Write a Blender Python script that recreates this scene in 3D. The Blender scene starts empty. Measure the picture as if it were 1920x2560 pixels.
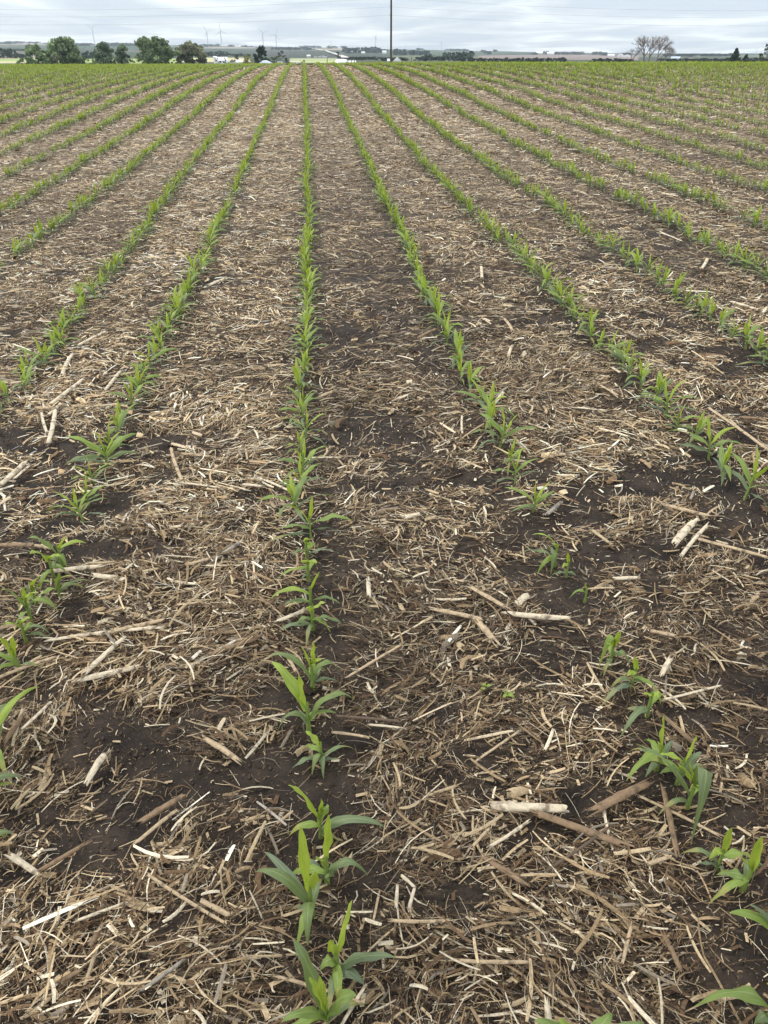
import bpy, math, random
import numpy as np
from mathutils import Vector, Matrix
R = math.radians
random.seed(7); RS = np.random.RandomState(11)
sc = bpy.context.scene
COL = sc.collection

# ------------------------------------------------------------------ camera
F = 1850.0; W0, H0 = 1920, 2560
YH, XV = 128.0, 760.0            # eye-level line and vanishing point of the rows in the photograph
HC = 1.31                        # eye height above the soil at the camera
TH = math.atan((1280 - YH) / F); YAW = math.atan((960 - XV) / math.hypot(F, 1280 - YH))
cam_d = bpy.data.cameras.new('camera'); cam = bpy.data.objects.new('camera', cam_d); COL.objects.link(cam)
cam_d.sensor_fit = 'VERTICAL'; cam_d.sensor_height = 24.0; cam_d.lens = 24.0 * F / H0
cam_d.clip_start = 0.05; cam_d.clip_end = 40000
cam.location = (0, 0, HC)
cam.rotation_euler = (math.pi / 2 - TH, 0, -YAW)
sc.camera = cam
FW = np.array([math.sin(YAW) * math.cos(TH), math.cos(YAW) * math.cos(TH), -math.sin(TH)])
RT = np.array([math.cos(YAW), -math.sin(YAW), 0.0]); UP = np.cross(RT, FW)

# ------------------------------------------------------------------ light
SUN_EL, SUN_AZ = R(52), R(-60)   # azimuth from +Y towards +X
w = bpy.data.worlds.new('World'); sc.world = w; w.use_nodes = True
nt = w.node_tree; nt.nodes.clear(); N = nt.nodes.new; L = nt.links.new
out = N('ShaderNodeOutputWorld')
sky = N('ShaderNodeTexSky'); sky.sky_type = 'NISHITA'; sky.sun_disc = False
sky.sun_elevation = SUN_EL; sky.sun_rotation = SUN_AZ
bg1 = N('ShaderNodeBackground'); bg1.inputs['Strength'].default_value = 0.12; L(sky.outputs[0], bg1.inputs[0])
tc = N('ShaderNodeTexCoord'); sep = N('ShaderNodeSeparateXYZ'); L(tc.outputs['Generated'], sep.inputs[0])
def M2(op, a, b=None, c=None):
    n = N('ShaderNodeMath'); n.operation = op
    for i, v in enumerate((a, b, c)):
        if v is None: continue
        if isinstance(v, (int, float)): n.inputs[i].default_value = v
        else: L(v, n.inputs[i])
    return n.outputs[0]
zz = M2('MAXIMUM', sep.outputs[2], 0.0)
den = M2('ADD', zz, 0.045)
cx = M2('DIVIDE', sep.outputs[0], den); cy = M2('DIVIDE', sep.outputs[1], den)
comb = N('ShaderNodeCombineXYZ'); L(M2('MULTIPLY', cx, 0.55), comb.inputs[0]); L(M2('MULTIPLY', cy, 0.36), comb.inputs[1])
n1 = N('ShaderNodeTexNoise'); n1.inputs['Scale'].default_value = 1.0; n1.inputs['Detail'].default_value = 7
n1.inputs['Roughness'].default_value = 0.5; n1.inputs['Distortion'].default_value = 0.6; L(comb.outputs[0], n1.inputs['Vector'])
rmp = N('ShaderNodeValToRGB'); cr = rmp.color_ramp
cr.elements[0].position = 0.40; cr.elements[0].color = (0.60, 0.66, 0.75, 1)
cr.elements[1].position = 0.62; cr.elements[1].color = (1.04, 1.07, 1.07, 1)
e = cr.elements.new(0.46); e.color = (0.68, 0.715, 0.77, 1)
e = cr.elements.new(0.55); e.color = (0.82, 0.855, 0.89, 1)
L(n1.outputs[0], rmp.inputs[0])
# an overcast sky is brighter overhead than near the horizon
gain = M2('ADD', M2('MULTIPLY', M2('SMOOTH_MIN', M2('MULTIPLY', zz, 1.4), 1.0, 0.2), 0.75), 0.86)
bg2 = N('ShaderNodeBackground'); L(rmp.outputs[0], bg2.inputs[0]); L(gain, bg2.inputs[1])
mx = N('ShaderNodeMixShader'); mx.inputs[0].default_value = 0.92
L(bg1.outputs[0], mx.inputs[1]); L(bg2.outputs[0], mx.inputs[2]); L(mx.outputs[0], out.inputs[0])
sd = bpy.data.lights.new('sun', 'SUN'); sd.energy = 1.5; sd.angle = R(12); sd.color = (1.0, 0.96, 0.9)
sun = bpy.data.objects.new('sun', sd); COL.objects.link(sun)
sv = Vector((math.sin(SUN_AZ) * math.cos(SUN_EL), math.cos(SUN_AZ) * math.cos(SUN_EL), math.sin(SUN_EL)))
sun.rotation_euler = (-sv).to_track_quat('-Z', 'Y').to_euler()
sc.view_settings.view_transform = 'Standard'; sc.view_settings.look = 'None'
sc.view_settings.exposure = 0.40; sc.view_settings.gamma = 1.0
sc.render.engine = 'CYCLES'
sc.cycles.max_bounces = 5; sc.cycles.diffuse_bounces = 3; sc.cycles.glossy_bounces = 2
sc.cycles.transmission_bounces = 3; sc.cycles.volume_bounces = 1; sc.cycles.transparent_max_bounces = 8
sc.cycles.use_denoising = True
try: sc.cycles.denoiser = 'OPENIMAGEDENOISE'
except Exception: pass

# ------------------------------------------------------------------ helpers
def prop(o, label=None, cat=None, group=None, kind=None):
    if label: o['label'] = label
    if cat: o['category'] = cat
    if group: o['group'] = group
    if kind: o['kind'] = kind
    return o
def mesh_np(name, V, Fq, mat, col=None, smooth=False, uv=None, nper=None):
    """V (n,3); Fq (m,k) faces of k corners, or a list of such arrays"""
    me = bpy.data.meshes.new(name)
    fl = Fq if isinstance(Fq, list) else [Fq]
    fl = [np.asarray(f, dtype=np.int32) for f in fl if len(f)]
    idx = np.concatenate([f.ravel() for f in fl]); tot = np.concatenate([np.full(len(f), f.shape[1], np.int32) for f in fl])
    st = np.concatenate([[0], np.cumsum(tot)[:-1]]).astype(np.int32)
    me.vertices.add(len(V)); me.vertices.foreach_set('co', np.asarray(V, np.float32).ravel())
    me.loops.add(len(idx)); me.loops.foreach_set('vertex_index', idx)
    me.polygons.add(len(tot)); me.polygons.foreach_set('loop_start', st)
    if smooth: me.polygons.foreach_set('use_smooth', np.ones(len(tot), bool))
    me.update(calc_edges=True)
    if col is not None:
        a = me.color_attributes.new('col', 'FLOAT_COLOR', 'POINT')
        c = np.ones((len(V), 4), np.float32); c[:, :3] = col; a.data.foreach_set('color', c.ravel())
    if uv is not None:
        u = me.uv_layers.new(name='uv'); u.data.foreach_set('uv', np.asarray(uv, np.float32)[idx].ravel())
    for m in (mat if isinstance(mat, (list, tuple)) else [mat]): me.materials.append(m)
    return me
def link(name, me, parent=None, loc=(0, 0, 0), rz=0.0):
    o = bpy.data.objects.new(name, me); COL.objects.link(o); o.location = loc; o.rotation_euler = (0, 0, rz)
    if parent is not None: o.parent = parent
    return o
class MB:
    """collects boxes, tubes and polygons"""
    def __init__(s): s.v = []; s.f = []
    def box(s, x0, x1, y0, y1, z0, z1):
        b = len(s.v)
        s.v += [(x, y, z) for z in (z0, z1) for x, y in ((x0, y0), (x1, y0), (x1, y1), (x0, y1))]
        s.f += [tuple(b + i for i in q) for q in ((0, 3, 2, 1), (4, 5, 6, 7), (0, 1, 5, 4), (1, 2, 6, 5), (2, 3, 7, 6), (3, 0, 4, 7))]
        return s
    def poly(s, pts, faces):
        b = len(s.v); s.v += list(pts); s.f += [tuple(b + i for i in q) for q in faces]; return s
    def tube(s, pts, rad, n=8, cap=True):
        b = len(s.v); pts = [Vector(p) for p in pts]
        for i, p in enumerate(pts):
            d = (pts[min(i + 1, len(pts) - 1)] - pts[max(i - 1, 0)]).normalized()
            a = d.cross(Vector((0, 0, 1)) if abs(d.z) < .9 else Vector((1, 0, 0))).normalized(); c = d.cross(a)
            for k in range(n):
                t = 2 * math.pi * k / n; s.v.append(tuple(p + (a * math.cos(t) + c * math.sin(t)) * rad[i]))
        for i in range(len(pts) - 1):
            for k in range(n):
                k2 = (k + 1) % n; s.f.append((b + i * n + k, b + i * n + k2, b + (i + 1) * n + k2, b + (i + 1) * n + k))
        if cap:
            s.f.append(tuple(b + k for k in range(n))); q = b + (len(pts) - 1) * n; s.f.append(tuple(q + k for k in reversed(range(n))))
        return s
    def build(s, name, mat, parent=None, loc=(0, 0, 0), smooth=False, rz=0.0):
        me = bpy.data.meshes.new(name); me.from_pydata(s.v, [], s.f); me.materials.append(mat)
        if smooth: me.polygons.foreach_set('use_smooth', [True] * len(s.f))
        me.update(); return link(name, me, parent, loc, rz)
# value noise
_T = RS.rand(256, 256)
def vn(x, y, s, k=0):
    x = np.asarray(x) / s + 37.3 * (k + 1); y = np.asarray(y) / s + 91.7 * (k + 1)
    xi = np.floor(x).astype(np.int64); yi = np.floor(y).astype(np.int64); fx = x - xi; fy = y - yi
    fx = fx * fx * (3 - 2 * fx); fy = fy * fy * (3 - 2 * fy)
    g = lambda a, b: _T[a & 255, b & 255]
    return (g(xi, yi) * (1 - fx) + g(xi + 1, yi) * fx) * (1 - fy) + (g(xi, yi + 1) * (1 - fx) + g(xi + 1, yi + 1) * fx) * fy
# ------------------------------------------------------------------ terrain of the field
_hD = [0, 9, 13.5, 17, 20.5, 27.8, 38, 47, 60, 1e5]; _hh = [1.31, 1.31, 1.2, 1.12, .98, .79, .67, .65, .65, .65]
_ys = np.linspace(-20, 220, 2401); _pr = np.interp(_ys, _hD, _hh)
_k = np.exp(-np.linspace(-2.5, 2.5, 51) ** 2); _k /= _k.sum(); _pr[25:-25] = np.convolve(_pr, _k, 'same')[25:-25]
def ground(x, y):
    x = np.asarray(x, float); y = np.asarray(y, float)
    h = np.interp(y, _ys, _pr) - .186 * np.tanh(x / 6.0)
    c = .0142 * y + 6e-6 * y * y
    h = np.where(y > 5, .5 * (h + c + np.sqrt((h - c) ** 2 + .0025)), h)
    return HC - h
def micro(x, y):
    """clods, planter marks and small hollows of the soil"""
    x = np.asarray(x, float); y = np.asarray(y, float)
    return (vn(x, y, .55, 1) - .5) * .03 + (vn(x, y, .16, 2) - .5) * .02 + (vn(x, y, .05, 3) - .5) * .010 + (vn(x, y, .024, 19) - .5) * .004
def gz(x, y): return ground(x, y) + micro(x, y)
def ray(px, py):
    return FW + RT * ((px - 960) / F) - UP * ((py - 1280) / F)
def pix(px, py, dz=0.0):
    """where the line of sight of a photo point meets the field (raised by dz)"""
    d = ray(px, py); t = .3; s = .05
    while t < 130:
        p = d * t
        if HC + p[2] <= float(ground(p[0], p[1])) + dz: break
        t *= 1.01
    lo, hi = t / 1.01, t
    for _ in range(20):
        m = (lo + hi) / 2; p = d * m
        if HC + p[2] <= float(ground(p[0], p[1])) + dz: hi = m
        else: lo = m
    p = d * hi
    return float(p[0]), float(p[1])
def proj(x, y, z):
    q = np.array([x, y, z - HC]); c = q @ FW
    return 960 + F * (q @ RT) / c, 1280 - F * (q @ UP) / c, c

# ------------------------------------------------------------------ materials
def mat(name, base=(.5, .5, .5), rough=.8, build=None):
    m = bpy.data.materials.new(name); m.use_nodes = True; b = m.node_tree.nodes['Principled BSDF']
    b.inputs['Base Color'].default_value = (*base, 1); b.inputs['Roughness'].default_value = rough
    b.inputs['Specular IOR Level'].default_value = .25
    if build: build(m.node_tree, b)
    return m
def noise(t, scale, detail=4, vec=None, rough=.6):
    n = t.nodes.new('ShaderNodeTexNoise'); n.inputs['Scale'].default_value = scale; n.inputs['Detail'].default_value = detail
    n.inputs['Roughness'].default_value = rough
    if vec is not None: t.links.new(vec, n.inputs['Vector'])
    return n.outputs[0]
def ramp(t, fac, stops):
    n = t.nodes.new('ShaderNodeValToRGB'); r = n.color_ramp
    while len(r.elements) < len(stops): r.elements.new(.5)
    for el, (p, c) in zip(r.elements, stops): el.position = p; el.color = (*c, 1) if len(c) == 3 else c
    t.links.new(fac, n.inputs[0]); return n.outputs[0]
def mixc(t, fac, a, b, mode='MIX'):
    n = t.nodes.new('ShaderNodeMix'); n.data_type = 'RGBA'; n.blend_type = mode
    for k, v in ((0, fac), (6, a), (7, b)):
        if isinstance(v, (int, float)): n.inputs[k].default_value = v
        elif isinstance(v, tuple): n.inputs[k].default_value = (*v, 1) if len(v) == 3 else v
        else: t.links.new(v, n.inputs[k])
    return n.outputs[2]
def bump(t, b, h, dist, strength=1.0):
    n = t.nodes.new('ShaderNodeBump'); n.inputs['Distance'].default_value = dist; n.inputs['Strength'].default_value = strength
    t.links.new(h, n.inputs['Height']); t.links.new(n.outputs[0], b.inputs['Normal'])
def objco(t, scale=(1, 1, 1)):
    c = t.nodes.new('ShaderNodeTexCoord'); m = t.nodes.new('ShaderNodeMapping'); m.inputs['Scale'].default_value = scale
    t.links.new(c.outputs['Object'], m.inputs[0]); return m.outputs[0]
def attr(t, name='col'):
    n = t.nodes.new('ShaderNodeAttribute'); n.attribute_name = name; return n.outputs['Color']

def soil_b(t, b):
    co = objco(t)
    c = ramp(t, noise(t, 9, 6, co), [(.32, (.013, .0092, .0066)), (.5, (.030, .0215, .0155)), (.68, (.060, .043, .031))])
    c = mixc(t, ramp(t, noise(t, 160, 3, co), [(.55, (0, 0, 0)), (.7, (.5, .5, .5))]), c, (.065, .05, .038))
    # the fine chaff lying in the soil, seen between the bigger pieces (attribute = how much of it)
    s1 = noise(t, 55, 5, objco(t, (.45, 1.6, 1)), .7)
    s2 = noise(t, 9, 5, objco(t, (.5, 1.5, 1)), .8)
    chaff = ramp(t, s1, [(.44, (.030, .022, .016)), (.54, (.10, .072, .048)), (.64, (.26, .20, .135))])
    far = ramp(t, s2, [(.40, (.065, .046, .032)), (.50, (.24, .18, .125)), (.62, (.56, .455, .335))])
    at = t.nodes.new('ShaderNodeAttribute'); at.attribute_name = 'col'
    sp = t.nodes.new('ShaderNodeSeparateColor'); t.links.new(at.outputs['Color'], sp.inputs[0])
    ch = mixc(t, sp.outputs[1], chaff, far)
    c = mixc(t, sp.outputs[0], c, ch)
    c = mixc(t, sp.outputs[2], c, ramp(t, noise(t, 3, 6, co), [(.3, (.07, .10, .03)), (.6, (.16, .19, .07)), (.75, (.24, .22, .11))]))
    t.links.new(c, b.inputs['Base Color'])
    bump(t, b, noise(t, 60, 8, co, .7), .011, 1.0)
M_soil = mat('soil', rough=.85, build=soil_b)
def straw_b(t, b):
    c = mixc(t, 1.0, attr(t), ramp(t, noise(t, 260, 3, objco(t, (1, 1, 1))), [(.3, (.62, .6, .58)), (.65, (1.12, 1.1, 1.06))]), 'MULTIPLY')
    t.links.new(c, b.inputs['Base Color']); b.inputs['Specular IOR Level'].default_value = .2
M_straw = mat('straw', rough=.75, build=straw_b)
def stalk_b(t, b):
    uv = t.nodes.new('ShaderNodeUVMap'); mp = t.nodes.new('ShaderNodeMapping'); mp.inputs['Scale'].default_value = (9, 9, 1)
    t.links.new(uv.outputs[0], mp.inputs[0])
    st = noise(t, 3, 5, mp.outputs[0]); bl = noise(t, 45, 4, objco(t))
    c = mixc(t, 1.0, attr(t), ramp(t, st, [(.32, (.5, .46, .42)), (.5, (.92, .88, .83)), (.7, (1.15, 1.12, 1.06))]), 'MULTIPLY')
    c = mixc(t, ramp(t, bl, [(.52, (0, 0, 0)), (.68, (.8, .8, .8))]), c, (.11, .078, .05))
    t.links.new(c, b.inputs['Base Color']); bump(t, b, st, .0015, .9)
M_stalk = mat('stalk', rough=.7, build=stalk_b)
def leaf_b(t, b):
    uv = t.nodes.new('ShaderNodeUVMap'); mp = t.nodes.new('ShaderNodeMapping'); mp.inputs['Scale'].default_value = (14, .7, 1)
    t.links.new(uv.outputs[0], mp.inputs[0])
    vein = noise(t, 2.2, 3, mp.outputs[0])
    sx = t.nodes.new('ShaderNodeSeparateXYZ'); t.links.new(uv.outputs[0], sx.inputs[0])
    c = mixc(t, 1.0, attr(t), ramp(t, vein, [(.3, (.74, .78, .74)), (.6, (1.14, 1.1, 1.05))]), 'MULTIPLY')
    rib = ramp(t, sx.outputs[0], [(0, (0, 0, 0)), (.455, (0, 0, 0)), (.5, (.5, .5, .5)), (.545, (0, 0, 0)), (1, (0, 0, 0))])
    c = mixc(t, rib, c, (.42, .50, .22))
    t.links.new(c, b.inputs['Base Color']); b.inputs['Specular IOR Level'].default_value = .35
    bump(t, b, vein, .001, .5)
    tr = t.nodes.new('ShaderNodeBsdfTranslucent'); t.links.new(mixc(t, 1.0, c, (1.1, 1.12, .5), 'MULTIPLY'), tr.inputs[0])
    ms = t.nodes.new('ShaderNodeMixShader'); ms.inputs[0].default_value = .3
    o = t.nodes['Material Output']; t.links.new(b.outputs[0], ms.inputs[1]); t.links.new(tr.outputs[0], ms.inputs[2]); t.links.new(ms.outputs[0], o.inputs[0])
M_leaf = mat('corn_leaf', rough=.5, build=leaf_b)
def attr_b(t, b): t.links.new(attr(t), b.inputs['Base Color'])
def crown_b(t, b):
    c = mixc(t, 1.0, attr(t), ramp(t, noise(t, .7, 4, objco(t)), [(.3, (.6, .62, .6)), (.7, (1.3, 1.28, 1.2))]), 'MULTIPLY')
    t.links.new(c, b.inputs['Base Color'])
    tr = t.nodes.new('ShaderNodeBsdfTranslucent'); t.links.new(c, tr.inputs[0])
    ms = t.nodes.new('ShaderNodeMixShader'); ms.inputs[0].default_value = .2
    o = t.nodes['Material Output']; t.links.new(b.outputs[0], ms.inputs[1]); t.links.new(tr.outputs[0], ms.inputs[2]); t.links.new(ms.outputs[0], o.inputs[0])
M_crown = mat('foliage', rough=.8, build=crown_b)
def bark_b(t, b):
    t.links.new(ramp(t, noise(t, 3, 5, objco(t, (3, 3, .6))), [(.3, (.07, .055, .045)), (.7, (.17, .14, .115))]), b.inputs['Base Color'])
M_bark = mat('bark', rough=.9, build=bark_b)
def pole_b(t, b):
    t.links.new(ramp(t, noise(t, 5, 5, objco(t, (5, 5, .25))), [(.3, (.030, .022, .018)), (.7, (.085, .066, .052))]), b.inputs['Base Color'])
M_twig = mat('pale_bark', (.24, .20, .18), .9)
M_pole = mat('creosoted_wood', rough=.85, build=pole_b)
def tint(name, c, r=.7, amt=.12, sc_=1.5):
    def f(t, b):
        lo = tuple(max(0, v * (1 - amt)) for v in c); hi = tuple(min(1, v * (1 + amt)) for v in c)
        t.links.new(ramp(t, noise(t, sc_, 4, objco(t)), [(.3, lo), (.7, hi)]), b.inputs['Base Color'])
    return mat(name, c, r, f)
M_white = tint('white_siding', (.85, .85, .83)); M_roofblue = tint('pale_metal_roof', (.50, .56, .64)); M_roofgrey = tint('grey_shingle', (.20, .20, .21))
M_roofwhite = tint('white_metal_roof', (.86, .87, .88)); M_glass = mat('dark_window', (.03, .04, .05), .2); M_silo = tint('galvanised_bin', (.62, .63, .64))
M_wire = mat('wire', (.18, .18, .19), .6); M_turb = tint('turbine_white', (.55, .56, .58), .5, .05, .05); M_post = tint('weathered_post', (.30, .25, .2), .9)
M_insul = mat('insulator', (.25, .22, .2), .3); M_beige = tint('beige_siding', (.55, .5, .4))

# ------------------------------------------------------------------ where the corn rows run
RW = .762
_row = {-2: ([0, 3.4, 7, 9.6, 50], [-1.80, -1.83, -1.93, -2.03, -1.96]), -1: ([0, 1.7, 3.4, 9, 14, 22, 50], [-1.10, -1.09, -1.07, -1.08, -1.07, -.99, -.97]),
        0: ([0, .6, 1.2, 3.2, 6.6, 9, 50], [-.05, -.05, -.08, -.12, -.04, -.03, -.02]), 1: ([0, .5, .9, 1.5, 2, 2.8, 6.5, 20, 50], [.86, .86, .91, .91, .88, .85, .95, 1.0, .95]),
        2: ([0, 2, 3, 5, 12, 50], [1.81, 1.82, 1.86, 1.91, 1.89, 1.95]), 3: ([0, 3.4, 7, 12, 50], [2.74, 2.75, 2.88, 2.8, 2.9]),
        4: ([0, 4.6, 8, 50], [3.68, 3.72, 3.9, 3.85]), 5: ([0, 6, 8, 50], [4.65, 4.7, 4.83, 4.8])}
def rowx(k, y):
    y = np.asarray(y, float)
    if k in _row: o = np.interp(y, *_row[k])
    else: o = k * .985 - .03 if k > 0 else k * 1.0 - .05
    return RW * (o + .012 * np.sin(y * 1.9 + k * 2.1) + .010 * np.sin(y * .53 + k))
def row_dist(x, y):
    """distance to the nearest row, and the gap index (k: between row k and k+1)"""
    x = np.asarray(x, float); y = np.asarray(y, float)
    best = np.full(x.shape, 9.0); gap = np.full(x.shape, -99)
    kk = np.arange(-14, 16)
    for k in kk:
        rx = rowx(int(k), y); d = x - rx; m = np.abs(d) < np.abs(best); best = np.where(m, d, best); gap = np.where(d >= 0, k, gap)
    out_ = (x < rowx(-14, y)) | (x > rowx(15, y))
    alt = np.abs((x / RW + .5) % 1 - .5) * RW
    return np.where(out_, alt, np.abs(best)), gap
_bare_px = [(90,2026,95,42),(398,2316,95,72),(127,2399,75,32),(18,2190,50,36),(90,2262,130,30),(525,2099,70,55),(700,1790,75,45),(895,1850,120,50),(1050,2250,70,60),
 (850,2000,75,70),(880,2210,110,60),(1180,2230,100,60),(1307,2085,80,30),(1850,2040,85,110),(1238,2530,38,20),(1307,1688,95,36),(1093,1775,75,36),(1712,1795,100,55),(1250,1358,120,38),
 (1307,1427,90,25),(977,1705,60,35),(1600,1531,70,28),(1838,1850,80,60),(220,1555,65,20),(231,1763,85,30),(636,1770,60,55),(828,1468,75,35),(607,1323,60,20),(35,1100,50,35),(492,989,50,14),
 (636,1250,60,18),(897,1076,80,60),(405,1203,50,24),(868,862,80,60),(1076,920,60,50),(995,1076,60,60),(1365,1192,50,28),(1643,873,50,22),(1047,1220,120,38),(1450,1790,50,25),(960,1400,70,25),(760,2090,60,40),(820,1330,50,25)]
_bare = []
for (px_, py_, rx_, ry_) in _bare_px:
    c0 = pix(px_, py_); a0 = pix(px_ + rx_, py_); b0 = pix(px_, py_ - ry_); b1 = pix(px_, py_ + ry_)
    _bare.append((c0[0], (b0[1] + b1[1]) / 2, abs(a0[0] - c0[0]), abs(b0[1] - b1[1]) / 2))
_gapd = {-3: .95, -2: 1.0, -1: .97, 0: .64, 1: .93, 2: .88, 3: .9}
def cover(x, y):
    """0..1, how densely old residue covers the soil here"""
    x = np.asarray(x, float); y = np.asarray(y, float)
    rd, gap = row_dist(x, y)
    n = .42 * vn(x, y * 1.7, .26, 5) + .36 * vn(x, y * 1.4, .10, 6) + .22 * vn(x, y, .8, 7)
    n = n + .12 * (vn(x, y, .045, 8) - .5); c = np.clip((n - .335 + .08 * np.clip((y - 1.2) / 2.5, 0, 1)) / .20, 0, 1)
    g = np.full(x.shape, .88)
    for k, v in _gapd.items(): g = np.where(gap == k, v, g)
    g0 = np.where((gap == 0) & (y < 1.3), .85, g); g0 = np.where((gap == 0) & (y > 5), np.clip(.64 + (y - 5) * .07, 0, .85), g0)
    c = c * g0
    strip = np.clip((rd - .045) / .10, 0, 1); far = np.clip((y - 6) / 10, 0, 1)
    c = c * (strip + (1 - strip) * (.42 + .4 * far))
    for (bx, by, rx, ry) in _bare:
        wx = x + (vn(x, y, .10, 15) - .5) * rx * 1.5; wy = y + (vn(x, y, .08, 16) - .5) * ry * 1.5; q = ((wx - bx) / rx) ** 2 + ((wy - by) / ry) ** 2; c = c * np.clip((q - .45) / .75 + (n - .45) * 1.2, .13, 1)
    c = np.where(y > 7, np.maximum(c, .28 + .3 * far), c)
    return np.clip(c, 0, 1)

# ------------------------------------------------------------------ the field sheet
def build_field():
    ys = [-2.5]; 
    while ys[-1] < 152:
        y = ys[-1]; ys.append(y + (.013 if -.2 < y < 2.5 else .013 * (1 + max(0, abs(y) - 2) * .9)))
    ys = np.array(ys); nx = 420; u = np.linspace(-1, 1, nx)
    Y, U = np.meshgrid(ys, u, indexing='ij'); X = U * (2.6 + .95 * np.maximum(Y, 0)) + .09 * np.maximum(Y, 0)
    fade = np.clip(1 - (Y - 20) / 30, .3, 1)
    Z = ground(X, Y) + micro(X, Y) * fade
    n1_, n2_ = Y.shape; idx = np.arange(n1_ * n2_).reshape(n1_, n2_)
    Fq = np.stack([idx[:-1, :-1], idx[:-1, 1:], idx[1:, 1:], idx[1:, :-1]], -1).reshape(-1, 4)
    x = X.ravel(); y = Y.ravel(); c = np.zeros((len(x), 3)); cv = cover(x, y)
    c[:, 0] = np.clip(cv * 1.1, 0, 1) * .9; c[:, 1] = np.clip((y - 4) / 10, 0, 1); c[:, 2] = np.clip((y - 66 - 8 * (vn(x, y, 9, 4) - .5)) / 4, 0, 1)
    me = mesh_np('field_soil', np.stack([x, y, Z.ravel()], 1), Fq, M_soil, c, True)
    prop(link('field', me), kind='structure')
build_field()

# ------------------------------------------------------------------ residue: chopped leaves, fibres and chips past counting
PAL = np.array([(.84, .77, .63), (.60, .49, .335), (.38, .285, .18), (.17, .112, .068), (.32, .285, .24), (.05, .034, .023)])
def ribbons(x, y, z, ln, wd, yaw, bend, pitch, roll, col, seg, cup=0.0, arch=None):
    n = len(x); t = np.linspace(-.5, .5, seg + 1)[None, :]; ln = ln[:, None]
    u = t * ln; v = bend[:, None] * ln * (4 * t * t - .33) * .5
    ar = (arch[:, None] if arch is not None else 0) * ln * (.25 - t * t)
    dx, dy = np.cos(yaw)[:, None], np.sin(yaw)[:, None]
    cx_ = x[:, None] + u * dx - v * dy; cy_ = y[:, None] + u * dy + v * dx
    cz = z[:, None] + u * np.sin(pitch)[:, None] + ar
    tp = (1 - TAPER * np.abs(2 * t) ** 4); hw = wd[:, None] * .5 * tp
    rr = roll[:, None]; ox = -dy * np.cos(rr) * hw; oy = dx * np.cos(rr) * hw; oz = np.sin(rr) * hw
    k = 3 if cup else 2; ws = (-1, 0, 1) if cup else (-1, 1)
    P = np.stack([np.stack([cx_ + s * ox, cy_ + s * oy, cz + s * oz + (cup * hw * (1 - abs(s)) if cup else 0)], -1) for s in ws], 2)  # n,seg+1,k,3
    V = P.reshape(-1, 3)
    b = (np.arange(n) * (seg + 1) * k)[:, None, None]; i = np.arange(seg)[None, :, None] * k; j = np.arange(k - 1)[None, None, :]
    a = b + i + j; Fq = np.stack([a, a + 1, a + 1 + k, a + k], -1).reshape(-1, 4)
    C = np.repeat(col, (seg + 1) * k, 0) * (1 + (RS.rand(n * (seg + 1) * k, 1) - .5) * .22)
    return V, Fq, C
TAPER = .25
class Pool:
    def __init__(s): s.V = []; s.F = []; s.C = []; s.n = 0
    def add(s, V, Fq, C): s.V.append(V); s.F.append(Fq + s.n); s.C.append(C); s.n += len(V)
def scatter(n, y0, y1, bias=None, thr=0.0):
    """random points in the seen wedge (with a margin at the sides), kept by cover"""
    y = y0 + (y1 - y0) * RS.rand(n); hw_ = .55 * y + 1.0
    wmax = .55 * y1 + 1.0
    keep = RS.rand(n) < hw_ / wmax; y = y[keep]; hw_ = hw_[keep]
    x = (RS.rand(len(y)) * 2 - 1) * hw_ + .092 * y
    c = cover(x, y); k = RS.rand(len(x)) < (c if bias is None else bias(c))
    return x[k], y[k], c[k]
def pick(n, p): return PAL[RS.choice(len(PAL), n, p=p)] * (.8 + .4 * RS.rand(n, 1))
GT = {-4: 1.08, -3: 1.06, -2: 1.24, -1: 1.14, 0: .88, 1: 1.03, 2: 1.03, 3: 1.06}
def gapf(x, y, tab, dflt=1.0):
    _, g = row_dist(x, y); f = np.full(len(x), dflt)
    for k, v in tab.items(): f = np.where(g == k, v, f)
    return f
def tone(x, y, col):
    """pale bleached trash in some places, browner in others"""
    m = vn(x, y * 1.3, .5, 9)[:, None]; gf = (.82 + (gapf(x, y, GT, 1.04) - .82) * np.clip((y - 1.0) / 1.2, 0, 1))[:, None]; return col * gf * (.62 + .62 * m) * np.array([1.03, .98, .885])[None, :]
def yaws(x, y, p, sp=.45):
    base = (vn(x, y * 1.2, .16, 17) - .5) * 2.6 + (vn(x, y, .7, 18) - .5) * 1.2
    return np.where(RS.rand(len(x)) < p, base + RS.randn(len(x)) * sp, RS.rand(len(x)) * math.pi)
P = Pool()
bands = [(.25, 1.0), (1.0, 1.6), (1.6, 2.4), (2.4, 3.5), (3.5, 5), (5, 7), (7, 10), (10, 14), (14, 20), (20, 28), (28, 38), (38, 52), (52, 66)]
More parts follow.
